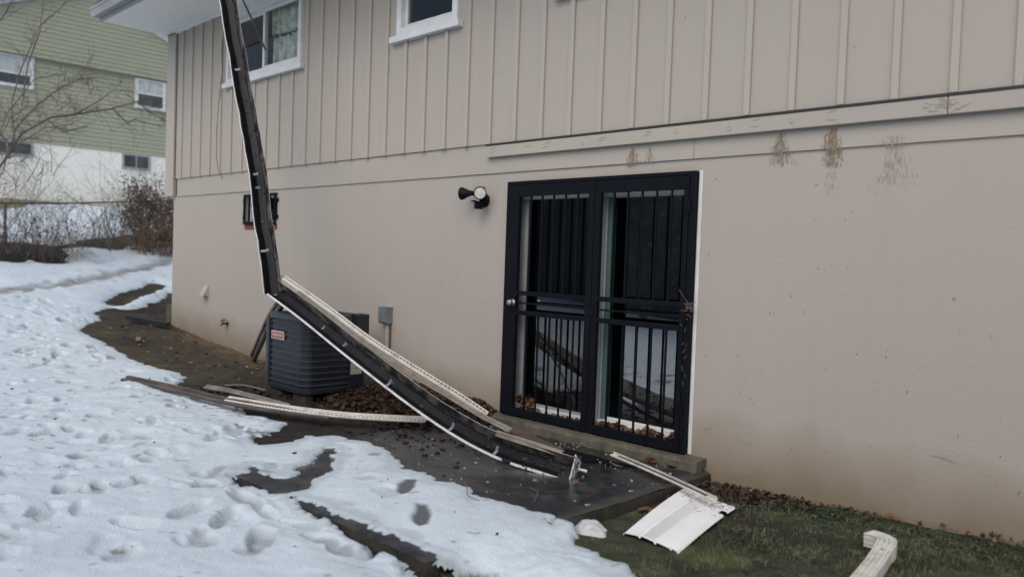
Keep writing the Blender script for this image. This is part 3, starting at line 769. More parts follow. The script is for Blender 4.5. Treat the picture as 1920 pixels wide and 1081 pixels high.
# ---- sliding patio door behind the gate
x0, x1, z0, z1 = DOOR
b = MB()
b.box(1.84, x1 + .02, .05, .19, z0, z1); b.box(.062, 1.84, .05, .19, 2.004, z1); b.box(.062, 1.84, .05, .19, z0, .185)
pd = b.build('patio_door', M['white'], house, bevel=.003)
def sash(a, c, y, wd, zb, zt, inner='doorglass'):
    b = MB()
    b.box(a, a + wd, y - .018, y + .018, zb, zt); b.box(c - wd, c, y - .018, y + .018, zb, zt); b.box(a + wd, c - wd, y - .018, y + .018, zb, zb + .02); b.box(a + wd, c - wd, y - .018, y + .018, zt - .004, zt)
    b.build('sash', M['greyalu_and_shade'] if inner == 'screenglass' else M['white'], pd, bevel=.003)  # left sash coloured grey to imitate the dimming behind its screen
    b = MB(); b.box(a + wd, c - wd, y - .003, y + .003, zb + .02, zt - .004); b.build('pane', M[inner], pd)
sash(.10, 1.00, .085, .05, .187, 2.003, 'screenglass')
sash(.945, 1.84, .145, .05, .187, 2.003)
b = MB(); b.box(1.0055, 1.06, .120, .126, .187, 1.998); b.build('edge_strip', M['teal'], pd)
b = MB(); b.box(x0 - .02, .0615, .05, .19, z0, z1); b.build('jamb', M['greyalu_and_shade'], pd)  # left jamb coloured grey to imitate the shade behind the gate
b = MB(); b.box(.0635, .098, .07, .10, .187, 1.998); b.build('screen_stile', M['greyalu_and_shade'], pd)
b = MB(); r = random.Random(8)
# ---- white jamb trim, concrete sill
b = MB(); b.box(1.926, 1.954, -.012, -.0005, .09, 2.155); b.build('door_trim', M['chip' if False else 'white'], house, bevel=.003)
b = MB(); b.box(-.03, -.004, -.012, -.0005, .09, 2.10); b.build('door_trim', M['white'], house, bevel=.003)
b = MB(); n = 46; vs = []; r = random.Random(4)
for i in range(n + 1):
    x = -.12 + 2.20 * i / n
    j = lambda a: r.uniform(-a, a)
    vs += [(x, -.145 + j(.006), -.06), (x, -.135 + j(.008), .055 + j(.006)), (x, -.115 + j(.008), .078 + j(.004)), (x, .05, .088)]
fs = []
for i in range(n):
    for k in range(3): fs.append((4 * i + k, 4 * i + 4 + k, 4 * i + 5 + k, 4 * i + 1 + k))
fs += [(0, 1, 2, 3), (4 * n + 3, 4 * n + 2, 4 * n + 1, 4 * n)]
b.add(vs, fs); b.build('door_sill', M['concrete'], house)

# ---- black iron security gate: two leaves of bars and rails
b = MB(); b.box(.0, 1.92, -.052, -.006, 2.122, 2.152); b.box(.0, .045, -.052, -.006, .092, 2.121); b.box(1.875, 1.92, -.052, -.006, .092, 2.121)
gate = b.build('security_gate', M['black'], house, bevel=.003)
Y0, Y1 = -.058, -.018
def gpart(nm, *a):
    b = MB(); b.box(*a); return b.build(nm, M['black'], gate, bevel=.0025)
for (a, c, ia, ic) in ((.047, 1.000, .158, .940), (1.006, 1.873, 1.064, 1.832)):
    gpart('stile', a, ia, Y0, Y1, .095, 2.118); gpart('stile', ic, c, Y0, Y1, .095, 2.118)
    gpart('rail', ia, ic, Y0, Y1, 2.020, 2.118); gpart('rail', ia, ic, Y0, Y1, .095, .163)
    gpart('rail', ia, ic, Y0, Y1, 1.156, 1.195); gpart('rail', ia, ic, Y0, Y1, .984, 1.024)
    gpart('rail', ia, ic, Y0 + .01, Y1 - .01, 1.082, 1.096)
up = lo = None
for xs_ in ((.287 + .132 * k for k in range(5)), (1.187 + .133 * k for k in range(5))):
    for x in xs_:
        if up is None:
            up = gpart('bar', -.0075, .0075, -.046, -.031, 1.1955, 2.0195); up.location.x = x
            lo = gpart('bar', -.0075, .0075, -.046, -.031, .1635, .9835); lo.location.x = x
        else:
            inst(up, (x - up.location.x, 0, 0)); inst(lo, (x - lo.location.x, 0, 0))
b = MB(); b.lathe((.125, -.058, 1.088), (0, -1, 0), [(0, .032), (.008, .031), (.012, .022), (.035, .020), (.05, .027), (.056, .024), (.058, .008)], 20); b.build('knob', M['chrome'], gate, smooth=True)
for z in (1.30,): gpart('latch_plate', .086, .112, -.060, -.0585, z, z + .07)
gpart('keeper', .965, 1.035, -.064, -.0585, 1.03, 1.10)
for z in (.35, 1.05, 1.85):
    b = MB(); b.tube([(1.886, -.062, z), (1.886, -.062, z + .09)], .009, 8); b.build('hinge', M['black'], gate)

# ================================================================== NEIGHBOUR, FENCE, TREES
nbr = thing('house', 'neighbouring house with green lap siding gable over a white block basement', 'house', (-21, 3.1, 2.5))
NX = -21.0; YL, YR = -1.45, 7.65; PK = 2.95
def rake(y, top=9.0): return top - .435 * abs(y - PK)
b = MB(); r = random.Random(2)
def laps(mb, xf, z0, z1, clip):
    z = z0
    while z < z1 - .01:
        zt = min(z + .127, z1)
        if clip:
            wlo, whi = (9.0 - z) / .435, (9.0 - zt) / .435
            if wlo < .05: break
            whi = max(whi, 0.0)
            ya, yb, yc, yd = max(PK - wlo, YL), min(PK + wlo, YR), min(PK + whi, YR), max(PK - whi, YL)
        else: ya, yb, yc, yd = YL, YR, YR, YL
        mb.add([(xf + .019, ya, z), (xf + .019, yb, z), (xf + .001, yc, zt), (xf + .001, yd, zt), (xf, ya, z), (xf, yb, z)], [(0, 1, 2, 3), (4, 5, 1, 0)])
        z += .127
laps(b, NX, 4.35, 6.70, False); laps(b, NX + .10, 6.75, 9.0, True)
b.add([(NX, YL, 6.75), (NX, YR, 6.75), (NX + .118, YR, 6.75), (NX + .118, YL, 6.75)], [(0, 1, 2, 3)])
b.build('siding', M['green_siding'], nbr)
b = MB(); b.box(NX - .3, NX, YL, YR, 1.2, 4.345); b.build('foundation_wall', M['nb_white'], nbr)
b = MB(); b.box(NX - 9, NX - .301, YL + .01, YR - .01, 1.2, 6.9); b.box(NX - .30, NX - .002, YL + .01, YR - .01, 4.35, 6.9); b.build('wall', M['green_siding'], nbr)
for sgn in (-1, 1):
    b = MB(); ye = PK + sgn * 5.0
    for (xo0, xo1, d0, d1, mm, nm) in ((NX + .12, NX + .17, .0, .17, 'white', 'rake_board'),):
        b.add([(xo, y, rake(y) - .02 + d) for xo in (xo0, xo1) for (y, d) in ((PK, d0), (ye, d0), (ye, d1), (PK, d1))],
              [(0, 1, 2, 3), (7, 6, 5, 4), (0, 4, 5, 1), (1, 5, 6, 2), (2, 6, 7, 3), (3, 7, 4, 0)])
        b.build(nm, M['white'], nbr)
    b = MB()
    b.add([(xo, y, rake(y) + d) for xo in (NX - 9.2, NX + .30) for (y, d) in ((PK, .152), (ye + sgn * .1, .152), (ye + sgn * .1, .24), (PK, .24))],
          [(0, 1, 2, 3), (7, 6, 5, 4), (0, 4, 5, 1), (1, 5, 6, 2), (2, 6, 7, 3), (3, 7, 4, 0)])
    b.build('roof', M['shingle'], nbr)
def nwin(y0, y1, z0, z1, zm, grid, fw=.09):
    b = MB(); xa, xb = NX + .002, NX + .055
    b.box(xa, xb, y0, y0 + fw, z0, z1); b.box(xa, xb, y1 - fw, y1, z0, z1); b.box(xa, xb, y0 + fw, y1 - fw, z0, z0 + fw); b.box(xa, xb, y0 + fw, y1 - fw, z1 - .05, z1)
    b.box(xa, xb, y0 + fw, y1 - fw, zm - .03, zm + .03)
    fr = b.build('window', M['white'], nbr)
    b = MB(); b.box(NX + .003, NX + .03, y0 + fw, y1 - fw, z0 + fw, zm - .03); b.build('pane', M['nb_glass'], fr)
    b = MB(); b.box(NX + .003, NX + .028, y0 + fw, y1 - fw, zm + .03, z1 - .05); b.build('blind', M['nb_blind'], fr)
    if grid:
        b = MB()
        for k in (1, 2):
            y = y0 + fw + (y1 - y0 - 2 * fw) * k / 3
            b.box(NX + .029, NX + .042, y - .012, y + .012, zm + .03, z1 - .05)
        zc = (zm + z1) / 2; ya = y0 + fw + (y1 - y0 - 2 * fw) * 2 / 3 + .013
        b.box(NX + .029, NX + .040, ya, y1 - fw, zc - .012, zc + .012)
        b.build('muntin', M['white'], fr)
nwin(.62, 1.585, 5.83, 6.73, 6.22, False); nwin(4.375, 5.31, 5.78, 6.70, 6.26, True)
for (y0, y1, z0, z1) in ((4.03, 4.87, 3.87, 4.345), (.30, 1.60, 3.92, 4.33)):
    b = MB(); xa, xb = NX + .002, NX + .05; fw = .06
    b.box(xa, xb, y0, y0 + fw, z0, z1); b.box(xa, xb, y1 - fw, y1, z0, z1); b.box(xa, xb, y0 + fw, y1 - fw, z0, z0 + fw); b.box(xa, xb, y0 + fw, y1 - fw, z1 - fw, z1)
    b.box(xa, xb - .02, (y0 + y1) / 2 - .02, (y0 + y1) / 2 + .02, z0 + fw, z1 - fw)
    fr = b.build('basement_window', M['greyalu_and_shade'], nbr)
    b = MB(); b.box(NX + .003, NX + .025, y0 + fw, y1 - fw, z0 + fw, z1 - fw); b.build('pane', M['nb_glass'], fr)

# ---- chain-link fence between the yards
fence = thing('wire_fence', 'low wire fence reduced to a dark top rail and posts below the green house', 'fence', (-14.7, -.53, 1.44))
FP = [(-14.7, -5.0), (-14.7, -2.8), (-14.7, -.53), (-15.2, .7), (-16.0, 2.1), (-16.9, 3.6), (-17.6, 5.4)]
tops = [(x, y, tz(x, y) + .85) for x, y in FP]
b = MB(); b.tube(tops, .021, 6); b.build('top_rail', M['wire'], fence)
for x, y in FP[1:]:
    if -.4 < y < 3: continue
    b = MB(); b.tube([(x + .03, y, tz(x, y) - .1), (x + .03, y, tz(x, y) + .84)], .026, 8); b.build('post', M['wire'], fence)
# ---- bare branches
def grow(mb, p, d, L, rad, depth, r, droop=0.0, spread=.6, kids=(2, 4), seg=5, wander=.22):
    pts, rr = [Vector(p)], [rad]
    d = Vector(d).normalized()
    for i in range(seg):
        d = (d + Vector((r.gauss(0, wander), r.gauss(0, wander), r.gauss(0, wander) - droop))).normalized()
        pts.append(pts[-1] + d * L / seg); rr.append(max(rad * (1 - .75 * (i + 1) / seg), .0022))
    mb.tube(pts, rr, 4 if rad < .02 else 6, cap=False)
    if depth <= 0: return
    for k in range(r.randint(*kids)):
        i = r.randint(1, seg); q = pts[i]
        dd = (pts[i] - pts[i - 1]).normalized() + Vector((r.gauss(0, spread), r.gauss(0, spread), r.gauss(0, spread) + .12))
        grow(mb, q, dd, L * r.uniform(.45, .7), rr[i] * .65, depth - 1, r, droop, spread, kids, max(3, seg - 1), wander)
TREE= [[[-12.0, -1.72, 1.38], [-12.0, -1.56, 1.96], [-12.0, -1.24, 2.76], [-12.0, -0.9, 3.49], [-12.0, -0.47, 3.83], [-12.0, 0.09, 4.02], [-12.0, 0.63, 4.18], [-12.0, 1.08, 4.38], [-12.0, 1.45, 4.31], [-12.0, 1.75, 4.1]], [[-12.0, -1.24, 2.76], [-12.0, -0.99, 3.58], [-12.0, -0.6, 4.08], [-12.0, -0.29, 4.44], [-12.0, 0.08, 4.68], [-12.0, 0.47, 4.8]], [[-12.0, -1.07, 3.27], [-12.0, -1.02, 4.06], [-12.0, -0.92, 4.67], [-12.0, -0.8, 5.14], [-12.0, -0.6, 5.53], [-12.0, -0.13, 6.14], [-12.0, 0.05, 6.39]], [[-12.0, -0.91, 3.98], [-12.0, -0.76, 4.8], [-12.0, -0.67, 5.41], [-12.0, -0.59, 6.02], [-12.0, -0.55, 6.23]], [[-12.0, -1.43, 5.24], [-12.0, -1.24, 5.52], [-12.0, -1.12, 5.84], [-12.0, -1.07, 6.05]], [[-12.0, 0.09, 4.02], [-12.0, 0.38, 4.29], [-12.0, 0.67, 4.55]], [[-12.0, -0.47, 3.83], [-12.0, -0.28, 3.58], [-12.0, 0.29, 3.81]], [[-12.0, 0.63, 4.18], [-12.0, 0.94, 3.94], [-12.0, 1.21, 4.09], [-12.0, 1.62, 3.95]], [[-12.0, -1.33, 3.43], [-12.0, -0.99, 3.23], [-12.0, -0.51, 3.65], [-12.0, -0.09, 3.76]], [[-12.0, -1.41, 2.94], [-12.0, -1.08, 3.86], [-12.0, -0.74, 4.5], [-12.0, -0.2, 4.71]]]
r = random.Random(21)
tree = thing('bare_tree', 'bare leafless tree leaning in from the left with long branches across the green house', 'tree', (-12.0, -2.6, 1.0))
b = MB()
base = Vector((-12.0, -2.6, tz(-12, -2.6) - .1))
fork = Vector((-12.0, -2.2, 2.6))
b.tube([base, Vector((-12.02, -2.5, 1.7)), fork, Vector((-11.9, -2.0, 4.2)), Vector((-12.1, -2.1, 6.5)), Vector((-12.0, -1.7, 8.6))], [.15, .13, .11, .085, .05, .015], 8)
b.build('trunk', M['bark'], tree, smooth=True)
b = MB()
for li, L in enumerate(TREE):
    pts = [Vector(p) + Vector((.25 * math.sin(2.1 * i + li), 0, 0)) for i, p in enumerate(L)]
    if li in (0, 4, 8, 9): pts = [fork + Vector((0, .1, .05 * li))] + pts[1 if li == 0 else 0:]
    main = li == 0
    n = len(pts)
    rr = [(.023 if main else .010) * (1 - .8 * i / n) + .004 for i in range(n)]
    b.tube(pts, rr, 5, cap=False)
    for i in range(1, n):
        for k in range((7 if li < 2 else 3)):
            t = r.random(); q = pts[i - 1].lerp(pts[i], t)
            dd = (pts[i] - pts[i - 1]).normalized() * .8 + Vector((r.gauss(0, .6), r.gauss(0, .55), r.gauss(0, .45)))
            grow(b, q, dd, r.uniform(.25, .6), .006, 2 if li < 2 else 1, r, 0, .55, (2, 4), 4)
# thicket of fine twigs low on the left
for k in range(26):
    q = Vector((-12 + r.uniform(-.6, .6), r.uniform(-1.6, -.4), r.uniform(2.2, 3.9)))
    grow(b, q, (r.gauss(0, .5), r.gauss(.4, .5), r.gauss(.4, .5)), r.uniform(.4, .9), .009, 2, r, 0, .6, (2, 4), 4)
b.build('branch', M['twig'], tree)

def shrub(name, label, x, y, n, h, wdt, seed, leaves=0, mtl='twig', lean=.45, depth=2, lz=(.2, 1.0), rad=.012):
    r = random.Random(seed)
    t = thing(name, label, 'shrub', (x, y, tz(x, y)))
    b = MB()
    for k in range(n):
        px, py = x + r.gauss(0, wdt * .28), y + r.gauss(0, wdt * .45)
        a = r.uniform(0, 6.28); ln = abs(r.gauss(0, lean))
        grow(b, (px, py, tz(px, py) - .05), (math.cos(a) * ln, math.sin(a) * ln, 1), h * r.uniform(.55, 1.05), rad * r.uniform(.6, 1.2), depth, r, .02, .5, (2, 4), 5, .15)
    b.build('stem', M[mtl], t)
    if leaves:
        b = MB()
        cl = [(r.gauss(0, wdt * .33), r.gauss(0, wdt * .42), r.uniform(*lz) * h, r.uniform(.08, .24)) for _ in range(34)]
        for k in range(leaves):
            c = r.choice(cl)
            p = Vector((x + c[0] + r.gauss(0, c[3]), y + c[1] + r.gauss(0, c[3]), tz(x, y) + max(.03, c[2] + r.gauss(0, c[3]))))
            u = Vector((r.gauss(0, 1), r.gauss(0, 1), r.gauss(0, 1))).normalized(); v = u.orthogonal().normalized()
            s = r.uniform(.018, .045)
            b.add([p - u * s, p + v * s * .5, p + u * s, p - v * s * .5], [(0, 1, 2, 3)])
        tag(b.build('foliage', M['shrubleaf'], t), kind='stuff')
    return t
shrub('shrub', 'thick brown shrub with withered leaves close to the left corner of the beige house', -13.5, 2.35, 46, 1.45, .85, 31, 3400, 'straw', .30)
shrub('shrub', 'dark stemmed bush with sparse leaves between the bare twigs and the brown shrub', -13.8, 1.95, 22, 1.55, .40, 32, 1500, 'twig', .18, 2, (.45, 1.0), .02)
shrub('shrub', 'bare twiggy bush of thin upright stems against the snow bank', -13.9, 1.30, 26, 1.35, .75, 33, 0, 'twig', .40)
shrub('shrub', 'greyish bare shrub with arching twigs by the fence post at far left', -12.9, -.15, 40, 1.15, .75, 34, 250, 'twig', .65, 2, (.1, .7), .008)
shrub('shrub', 'dark thicket of twigs at the left edge in front of the fence', -13.4, -.85, 26, 1.5, .55, 35, 120, 'twig', .5)

# ---- the far edge of the yard behind the viewer, seen only as a dark reflection in the panes
b = MB(); r = random.Random(77)
for k in range(9000):
    x = r.uniform(-26, 16); h = 4.2 + 1.0 * float(vn(x, 0, 2.2, 3)) * 2
    z = h * r.random() ** .8; y = -11.0 + r.gauss(0, .55) * (1.15 - z / 5.5) + .8 * float(vn(x, 3, 4, 9))
    u = Vector((r.gauss(0, 1), r.gauss(0, .5), r.gauss(0, .6))).normalized(); v = u.cross(Vector((0, 1, .3))).normalized()
    s = r.uniform(.06, .16); p = Vector((x, y, z + tz(x, y)))
    b.add([p - u * s, p + v * s * .6, p + u * s, p - v * s * .6], [(0, 1, 2, 3)])
for k in range(60):
    xa = -26 + .7 * k; h0, h1 = [3.9 + 2.0 * float(vn(q, 0, 2.2, 3)) for q in (xa, xa + .7)]
    b.add([(q, -11.0 + dy, tz(q, -11) + zz) for q, hh in ((xa, h0), (xa + .7, h1)) for dy in (-.35, .35) for zz in (-.1, hh)],
          [(0, 1, 5, 4), (2, 6, 7, 3), (1, 3, 7, 5)])
tag(b.build('thicket', M['pine']), 'dark winter thicket along the far side of the snowy yard', 'thicket', kind='stuff')

# ================================================================== THINGS ON THE WALL
t = thing('security_light', 'twin head floodlight with a black motion sensor left of the barred door', 'security light', (-.33, 0, 2.0))
b = MB(); b.lathe((-.335, -.0005, 2.0), (0, -1, 0), [(0, .062), (.018, .062), (.026, .052), (.03, .02)], 22); b.build('mounting_plate', M['black'], t, smooth=False)
def lamp(c, ax, back):
    c, ax = Vector(c), Vector(ax).normalized()
    b = MB(); b.lathe(c, ax, [(-.115, .022), (-.09, .026), (-.075, .03), (-.005, .058), (.006, .0595), (.006, .053), (-.004, .050)], 26)
    o = b.build('lamp_head', M['black'], t, smooth=False)
    b = MB(); b.lathe(c, ax, [(-.003, .0505), (.001, .0500), (.003, .030), (.0036, .004)], 26); b.build('lens', M['lens'], o)
    b = MB(); b.lathe(c, ax, [(.0037, .016), (.006, .013), (.0065, .003)], 12); b.build('bulb', M['bulb'], o)
    b = MB(); b.tube([back, c - ax * .105], [.016, .014], 8); b.build('arm', M['black'], t)
lamp((-.249, -.15, 2.053), (.70, -.71, -.04), (-.335, -.025, 2.01))
lamp((-.513, -.13, 2.06), (-.97, -.24, -.02), (-.345, -.025, 2.01))
b = MB(); b.obb((-.315, -.10, 1.945), ((.9, -.4, 0), (.4, .9, 0), (0, 0, 1)), (.032, .035, .030)); b.obb((-.33, -.13, 1.982), ((.9, -.4, 0), (.4, .9, -.2), (0, .2, 1)), (.040, .030, .005))
b.build('motion_sensor', M['black'], t, bevel=.008)
b = MB(); b.tube([(-.335, -.02, 1.985), (-.315, -.10, 1.95)], .02, 8); b.build('sensor_arm', M['black'], t)
b = MB(); b.box(-.285, -.262, -.09, -.07, 2.095, 2.12); b.build('paper_wasp_cell', M['beige'], t, bevel=.004)

t = thing('disconnect_box', 'grey metal electrical disconnect box on the wall right of the cooling unit', 'electrical box', (-1.75, 0, .75))
b = MB(); b.box(-1.815, -1.685, -.082, -.0005, .752, .915); b.build('body', M['galv'], t, bevel=.004)
b = MB(); b.box(-1.819, -1.681, -.092, -.0005, .9155, .926); b.box(-1.816, -1.684, -.092, -.0825, .765, .9145); b.build('cover', M['galv'], t, bevel=.003)
b = MB(); b.tube([(-1.735, -.028, .752), (-1.735, -.028, .46), (-1.735, -.02, .36)], .024, 10); b.build('conduit', M['board'], t)
b = MB(); b.box(-1.695, -1.689, -.03, -.012, .755, .80); b.tube([(-1.70, -.01, .75), (-1.70, -.008, .40)], .006, 6); b.build('whip', M['cable'], t)

t = thing('hose_bib', 'small garden tap with a green handle low on the wall left of the cooling unit', 'tap', (-5.407, 0, .455))
b = MB(); b.tube([(-5.407, 0, .455), (-5.407, -.07, .455), (-5.407, -.10, .43)], .013, 8); b.lathe((-5.407, -.002, .455), (0, -1, 0), [(0, .03), (.006, .028)], 12); b.build('spout', M['dark'], t)
b = MB(); b.lathe((-5.40, -.065, .49), (.2, -.5, 1), [(0, .008), (.006, .035), (.014, .035), (.016, .01)], 10); b.box(-5.45, -5.36, -.07, -.055, .46, .472); b.build('handle', M['green'], t)

t = thing('dryer_vent', 'small painted vent hood with its flap ajar near the left corner of the wall', 'vent', (-6.07, 0, .86))
b = MB(); b.box(-6.15, -6.0, -.012, -.0005, .77, .95); b.build('plate', M['board'], t, bevel=.004)
b = MB(); b.add([(-6.14, -.012, .94), (-6.01, -.012, .94), (-6.01, -.085, .80), (-6.14, -.085, .80), (-6.14, -.012, .80), (-6.01, -.012, .80)], [(0, 3, 2, 1), (0, 4, 3), (1, 2, 5)]); b.build('hood', M['board'], t, solid=.004)
b = MB(); b.add([(-6.13, -.014, .80), (-6.02, -.014, .80), (-6.02, -.014, .90), (-6.13, -.014, .90)], [(0, 1, 2, 3)]); b.build('flap', M['slot'], t, solid=.002)

b = MB(); pts = [(-5.64, -.062, 4.35), (-5.66, -.060, 4.1), (-5.61, -.066, 3.92), (-5.70, -.062, 3.5), (-5.76, -.058, 3.1), (-5.74, -.06, 2.75), (-5.68, -.055, 2.55), (-5.60, -.03, 2.44)]
b.tube(pts, .0045, 5); tag(b.build('cable', M['cable']), 'thin slack cable hanging down the siding left of the upstairs window', 'cable')
b = MB(); b.tube([(-4.02, -.86, 4.86), (-4.187, -.5, 4.477), (-4.30, -.27, 4.23), (-4.396, -.075, 4.0)], [.010, .011, .013, .014], 7)
tag(b.build('loose_rod', M['gutgrey' if False else 'cable']), 'loose grey rod dangling from the eave in front of the upstairs window', 'rod')

# dried vine caught on the gate's right stile
t = thing('dried_vine', 'dry tangled vine clinging to the right edge of the barred door', 'vine', (1.925, -.06, 1.16)); b = MB(); r = random.Random(9)
for k in range(40):
    p = Vector((1.918 + r.gauss(0, .018), -.066 - abs(r.gauss(0, .012)), 1.15 + r.gauss(0, .028)))
    grow(b, p, (r.gauss(0, 1), r.gauss(-.3, .5), r.gauss(0, 1)), r.uniform(.018, .045), .0016, 0, r, 0, .5, (1, 2), 3, .5)
for k in range(9):
    grow(b, (1.89 + r.gauss(0, .012), -.063, r.uniform(.55, 1.05)), (r.gauss(0, .4), -.05, r.choice([-1, 1])), r.uniform(.02, .05), .0008, 0, r, 0, .5, (1, 2), 4, .35)
b.tube([(1.93, -.075, 1.18), (1.87, -.08, 1.25), (1.84, -.078, 1.29)], .0018, 4)
b.build('stem', M['vine'], t)

# ================================================================== THE COOLING UNIT
ac = thing('air_conditioner', 'dark square outdoor air conditioning unit with ribbed louvers beneath the fallen gutter', 'air conditioner', (-2.08, -.66, .05))
AX0, AX1, AY0, AY1, AZ0, AZ1 = -2.44, -1.72, -1.0, -.34, .085, .845
def rsq(x0, x1, y0, y1, rad, n=6, grow_=0.0):
    x0, x1, y0, y1 = x0 - grow_, x1 + grow_, y0 - grow_, y1 + grow_; P = []
    for cx, cy, a0 in ((x1 - rad, y1 - rad, 0), (x0 + rad, y1 - rad, 90), (x0 + rad, y0 + rad, 180), (x1 - rad, y0 + rad, 270)):
        for k in range(n + 1):
            a = R(a0 + 90 * k / n); P.append((cx + rad * math.cos(a), cy + rad * math.sin(a)))
    return P
def ringed(mb, P, zs, m=0, cap=True):
    """stack of outlines: zs = [(outline, z)]"""
    n = len(zs[0][0]); vs = [(p[0], p[1], z) for O, z in zs for p in O]
    fs = [(i * n + k, i * n + (k + 1) % n, (i + 1) * n + (k + 1) % n, (i + 1) * n + k) for i in range(len(zs) - 1) for k in range(n)]
    if cap: fs += [tuple(range(n - 1, -1, -1)), tuple((len(zs) - 1) * n + k for k in range(n))]
    mb.add(vs, fs, m)
RAD = .10
O0 = rsq(AX0, AX1, AY0, AY1, RAD); O1 = rsq(AX0, AX1, AY0, AY1, RAD, 6, .012); O2 = rsq(AX0, AX1, AY0, AY1, RAD, 6, .018); O3 = rsq(AX0, AX1, AY0, AY1, RAD, 6, -.012); O4 = rsq(AX0, AX1, AY0, AY1, RAD, 6, -.06)
b = MB(); ringed(b, None, [(O0, AZ0 + .02), (O0, AZ1 - .02)]); b.build('cabinet', M['acdark'], ac)
b = MB(); ringed(b, None, [(O1, AZ0), (O2, AZ0 + .008), (O2, AZ0 + .045), (O1, AZ0 + .05)]); b.build('base_pan', M['acdark'], ac)
b = MB(); ringed(b, None, [(O1, AZ1 - .055), (O2, AZ1 - .048), (O2, AZ1 - .012), (O1, AZ1 + .004), (O3, AZ1 + .012), (O4, AZ1 + .004), (O4, AZ1 - .03)]); b.build('top_cap', M['acfin'], ac)
lv = None; nl = 11
for k in range(nl):
    z = AZ0 + .085 + k * (AZ1 - AZ0 - .17) / (nl - 1) - .0
    if lv is None:
        b = MB(); ringed(b, None, [(O0, -.008), (O1, -.004), (O1, .003), (O0, .008)], cap=False); lv = b.build('louver', M['acfin'], ac); lv.location.z = z + ORG[ac.name].z; lv.location.z = z
        # mesh is built about z = 0, its parent sits at the thing's base
    else: inst(lv, (0, 0, z - lv.location.z))
b = MB(); ringed(b, None, [(rsq(AX0 - .019, AX0 + .035, AY0 - .019, AY0 + .03, .008, 3), AZ0 + .01), (rsq(AX0 - .019, AX0 + .035, AY0 - .019, AY0 + .03, .008, 3), AZ1 - .06)]); b.build('corner_post', M['acfin'], ac)
b = MB(); b.box(AX1 - .05, AX1 + .021, AY1 - .17, AY1 + .012, AZ0 + .03, AZ1 + .02); b.build('service_panel', M['acdark'], ac, bevel=.012)
b = MB(); b.box(AX1 - .02, AX1 + .09, AY1 - .13, AY1 + .012, .50, AZ1 + .018); b.build('control_box', M['acdark'], ac, bevel=.012)
for k in range(3):
    b = MB(); b.box(AX1 + .0215, AX1 + .0235, AY1 - .155, AY1 - .02, .255 + k * .062, .255 + k * .062 + .058); b.build('rating_label', M['label'], ac)
b = MB()
cx, cy = (AX0 + AX1) / 2, (AY0 + AY1) / 2
for rr_ in [.05 + .035 * k for k in range(7)]:
    b.tube([(cx + rr_ * math.cos(2 * math.pi * k / 28), cy + rr_ * math.sin(2 * math.pi * k / 28), AZ1 + .016) for k in range(29)], .003, 4, cap=False)
for k in range(8):
    a = math.pi * k / 4; b.tube([(cx + .04 * math.cos(a), cy + .04 * math.sin(a), AZ1 + .014), (cx + .29 * math.cos(a), cy + .29 * math.sin(a), AZ1 + .006)], .004, 4)
b.build('fan_grille', M['acdark'], ac)
# badge: red plate with a pale rim and worn pale lettering strokes
b = MB(); b.box(-2.345, -2.10, AY0 - .020, AY0 - .013, .585, .668); bd = b.build('badge', M['badge'], ac, bevel=.003)
b = MB(); b.box(-2.333, -2.112, AY0 - .0215, AY0 - .0202, .596, .657); b.build('plate', M['red'], bd)
b = MB()
for k in range(7):
    x = -2.315 + k * .028
    b.tube([(x, AY0 - .0225, .615), (x + .008, AY0 - .0225, .640), (x + .016, AY0 - .0225, .614), (x + .024, AY0 - .0225, .634)], .0042, 4)
b.build('lettering', M['badge'], bd)
for x, y in ((-2.30, -.93), (-1.86, -.93), (-2.30, -.45), (-1.86, -.45)):
    b = MB(); b.box(x - .11, x + .11, y - .05, y + .05, -.02, .084); b.build('support_block', M['slabedge'], ac, bevel=.01)
b = MB(); b.tube([(AX1 + .02, AY1 - .04, .42), (AX1 + .08, AY1 + .02, .36), (AX1 + .16, AY1 + .10, .22), (AX1 + .22, AY1 + .2, .14), (AX1 + .2, -.02, .12)], .009, 6); b.build('refrigerant_line', M['cable'], ac)
for o in list(bpy.data.objects):
    if o.parent == ac and o.name.startswith('louver'): pass

# ================================================================== THE FALLEN GUTTER
TRIM= [[-3.325, -2.083], [-2.515, -1.904], [-1.785, -1.775], [-1.241, -1.549], [-0.787, -1.299], [-0.509, -1.054], [-0.069, -0.859]]
TRIM2= [[-2.589, -1.584], [-2.267, -1.491], [-1.849, -1.431], [-1.373, -1.37]]
GUT_LO= [[-2.09, -1.15, 1.124], [-1.487, -1.14, 0.93], [-0.714, -1.1, 0.636], [0.059, -1.06, 0.358], [0.631, -1.05, 0.201], [1.08, -1.04, 0.127], [1.397, -0.99, 0.098], [1.612, -0.94, 0.072]]
GUT_UP= [[-3.469, -1.05, 4.309], [-3.118, -1.07, 3.556], [-2.84, -1.08, 2.904], [-2.592, -1.1, 2.388], [-2.383, -1.12, 1.839], [-2.173, -1.14, 1.362], [-2.09, -1.15, 1.124]]
STRIPP= [[-2.049, -1.06, 1.21], [-1.357, -1.03, 0.977], [-0.739, -0.94, 0.714], [-0.27, -0.78, 0.495], [0.058, -0.6, 0.31], [0.28, -0.47, 0.168]]
BEIGE= [[-1.739, -1.08, 1.08], [-0.992, -1.04, 0.805], [-0.374, -0.93, 0.539], [0.065, -0.82, 0.372], [0.479, -0.72, 0.216], [0.758, -0.66, 0.137], [1.125, -0.6, 0.053]]
BEIGE2= [[0.963, -0.98, 0.167], [1.256, -0.95, 0.144], [1.489, -0.86, 0.101]]
LEAN= [[-1.992, -1.06, 1.082], [-2.923, -0.7, 0.712], [-4.389, -0.12, 0.104]]
PANEL= [[2.414, -1.435], [2.791, -1.456], [2.611, -0.538], [2.129, -0.311]]
JCH= [[1.433, -0.262], [2.045, -0.516], [2.459, -0.491]]
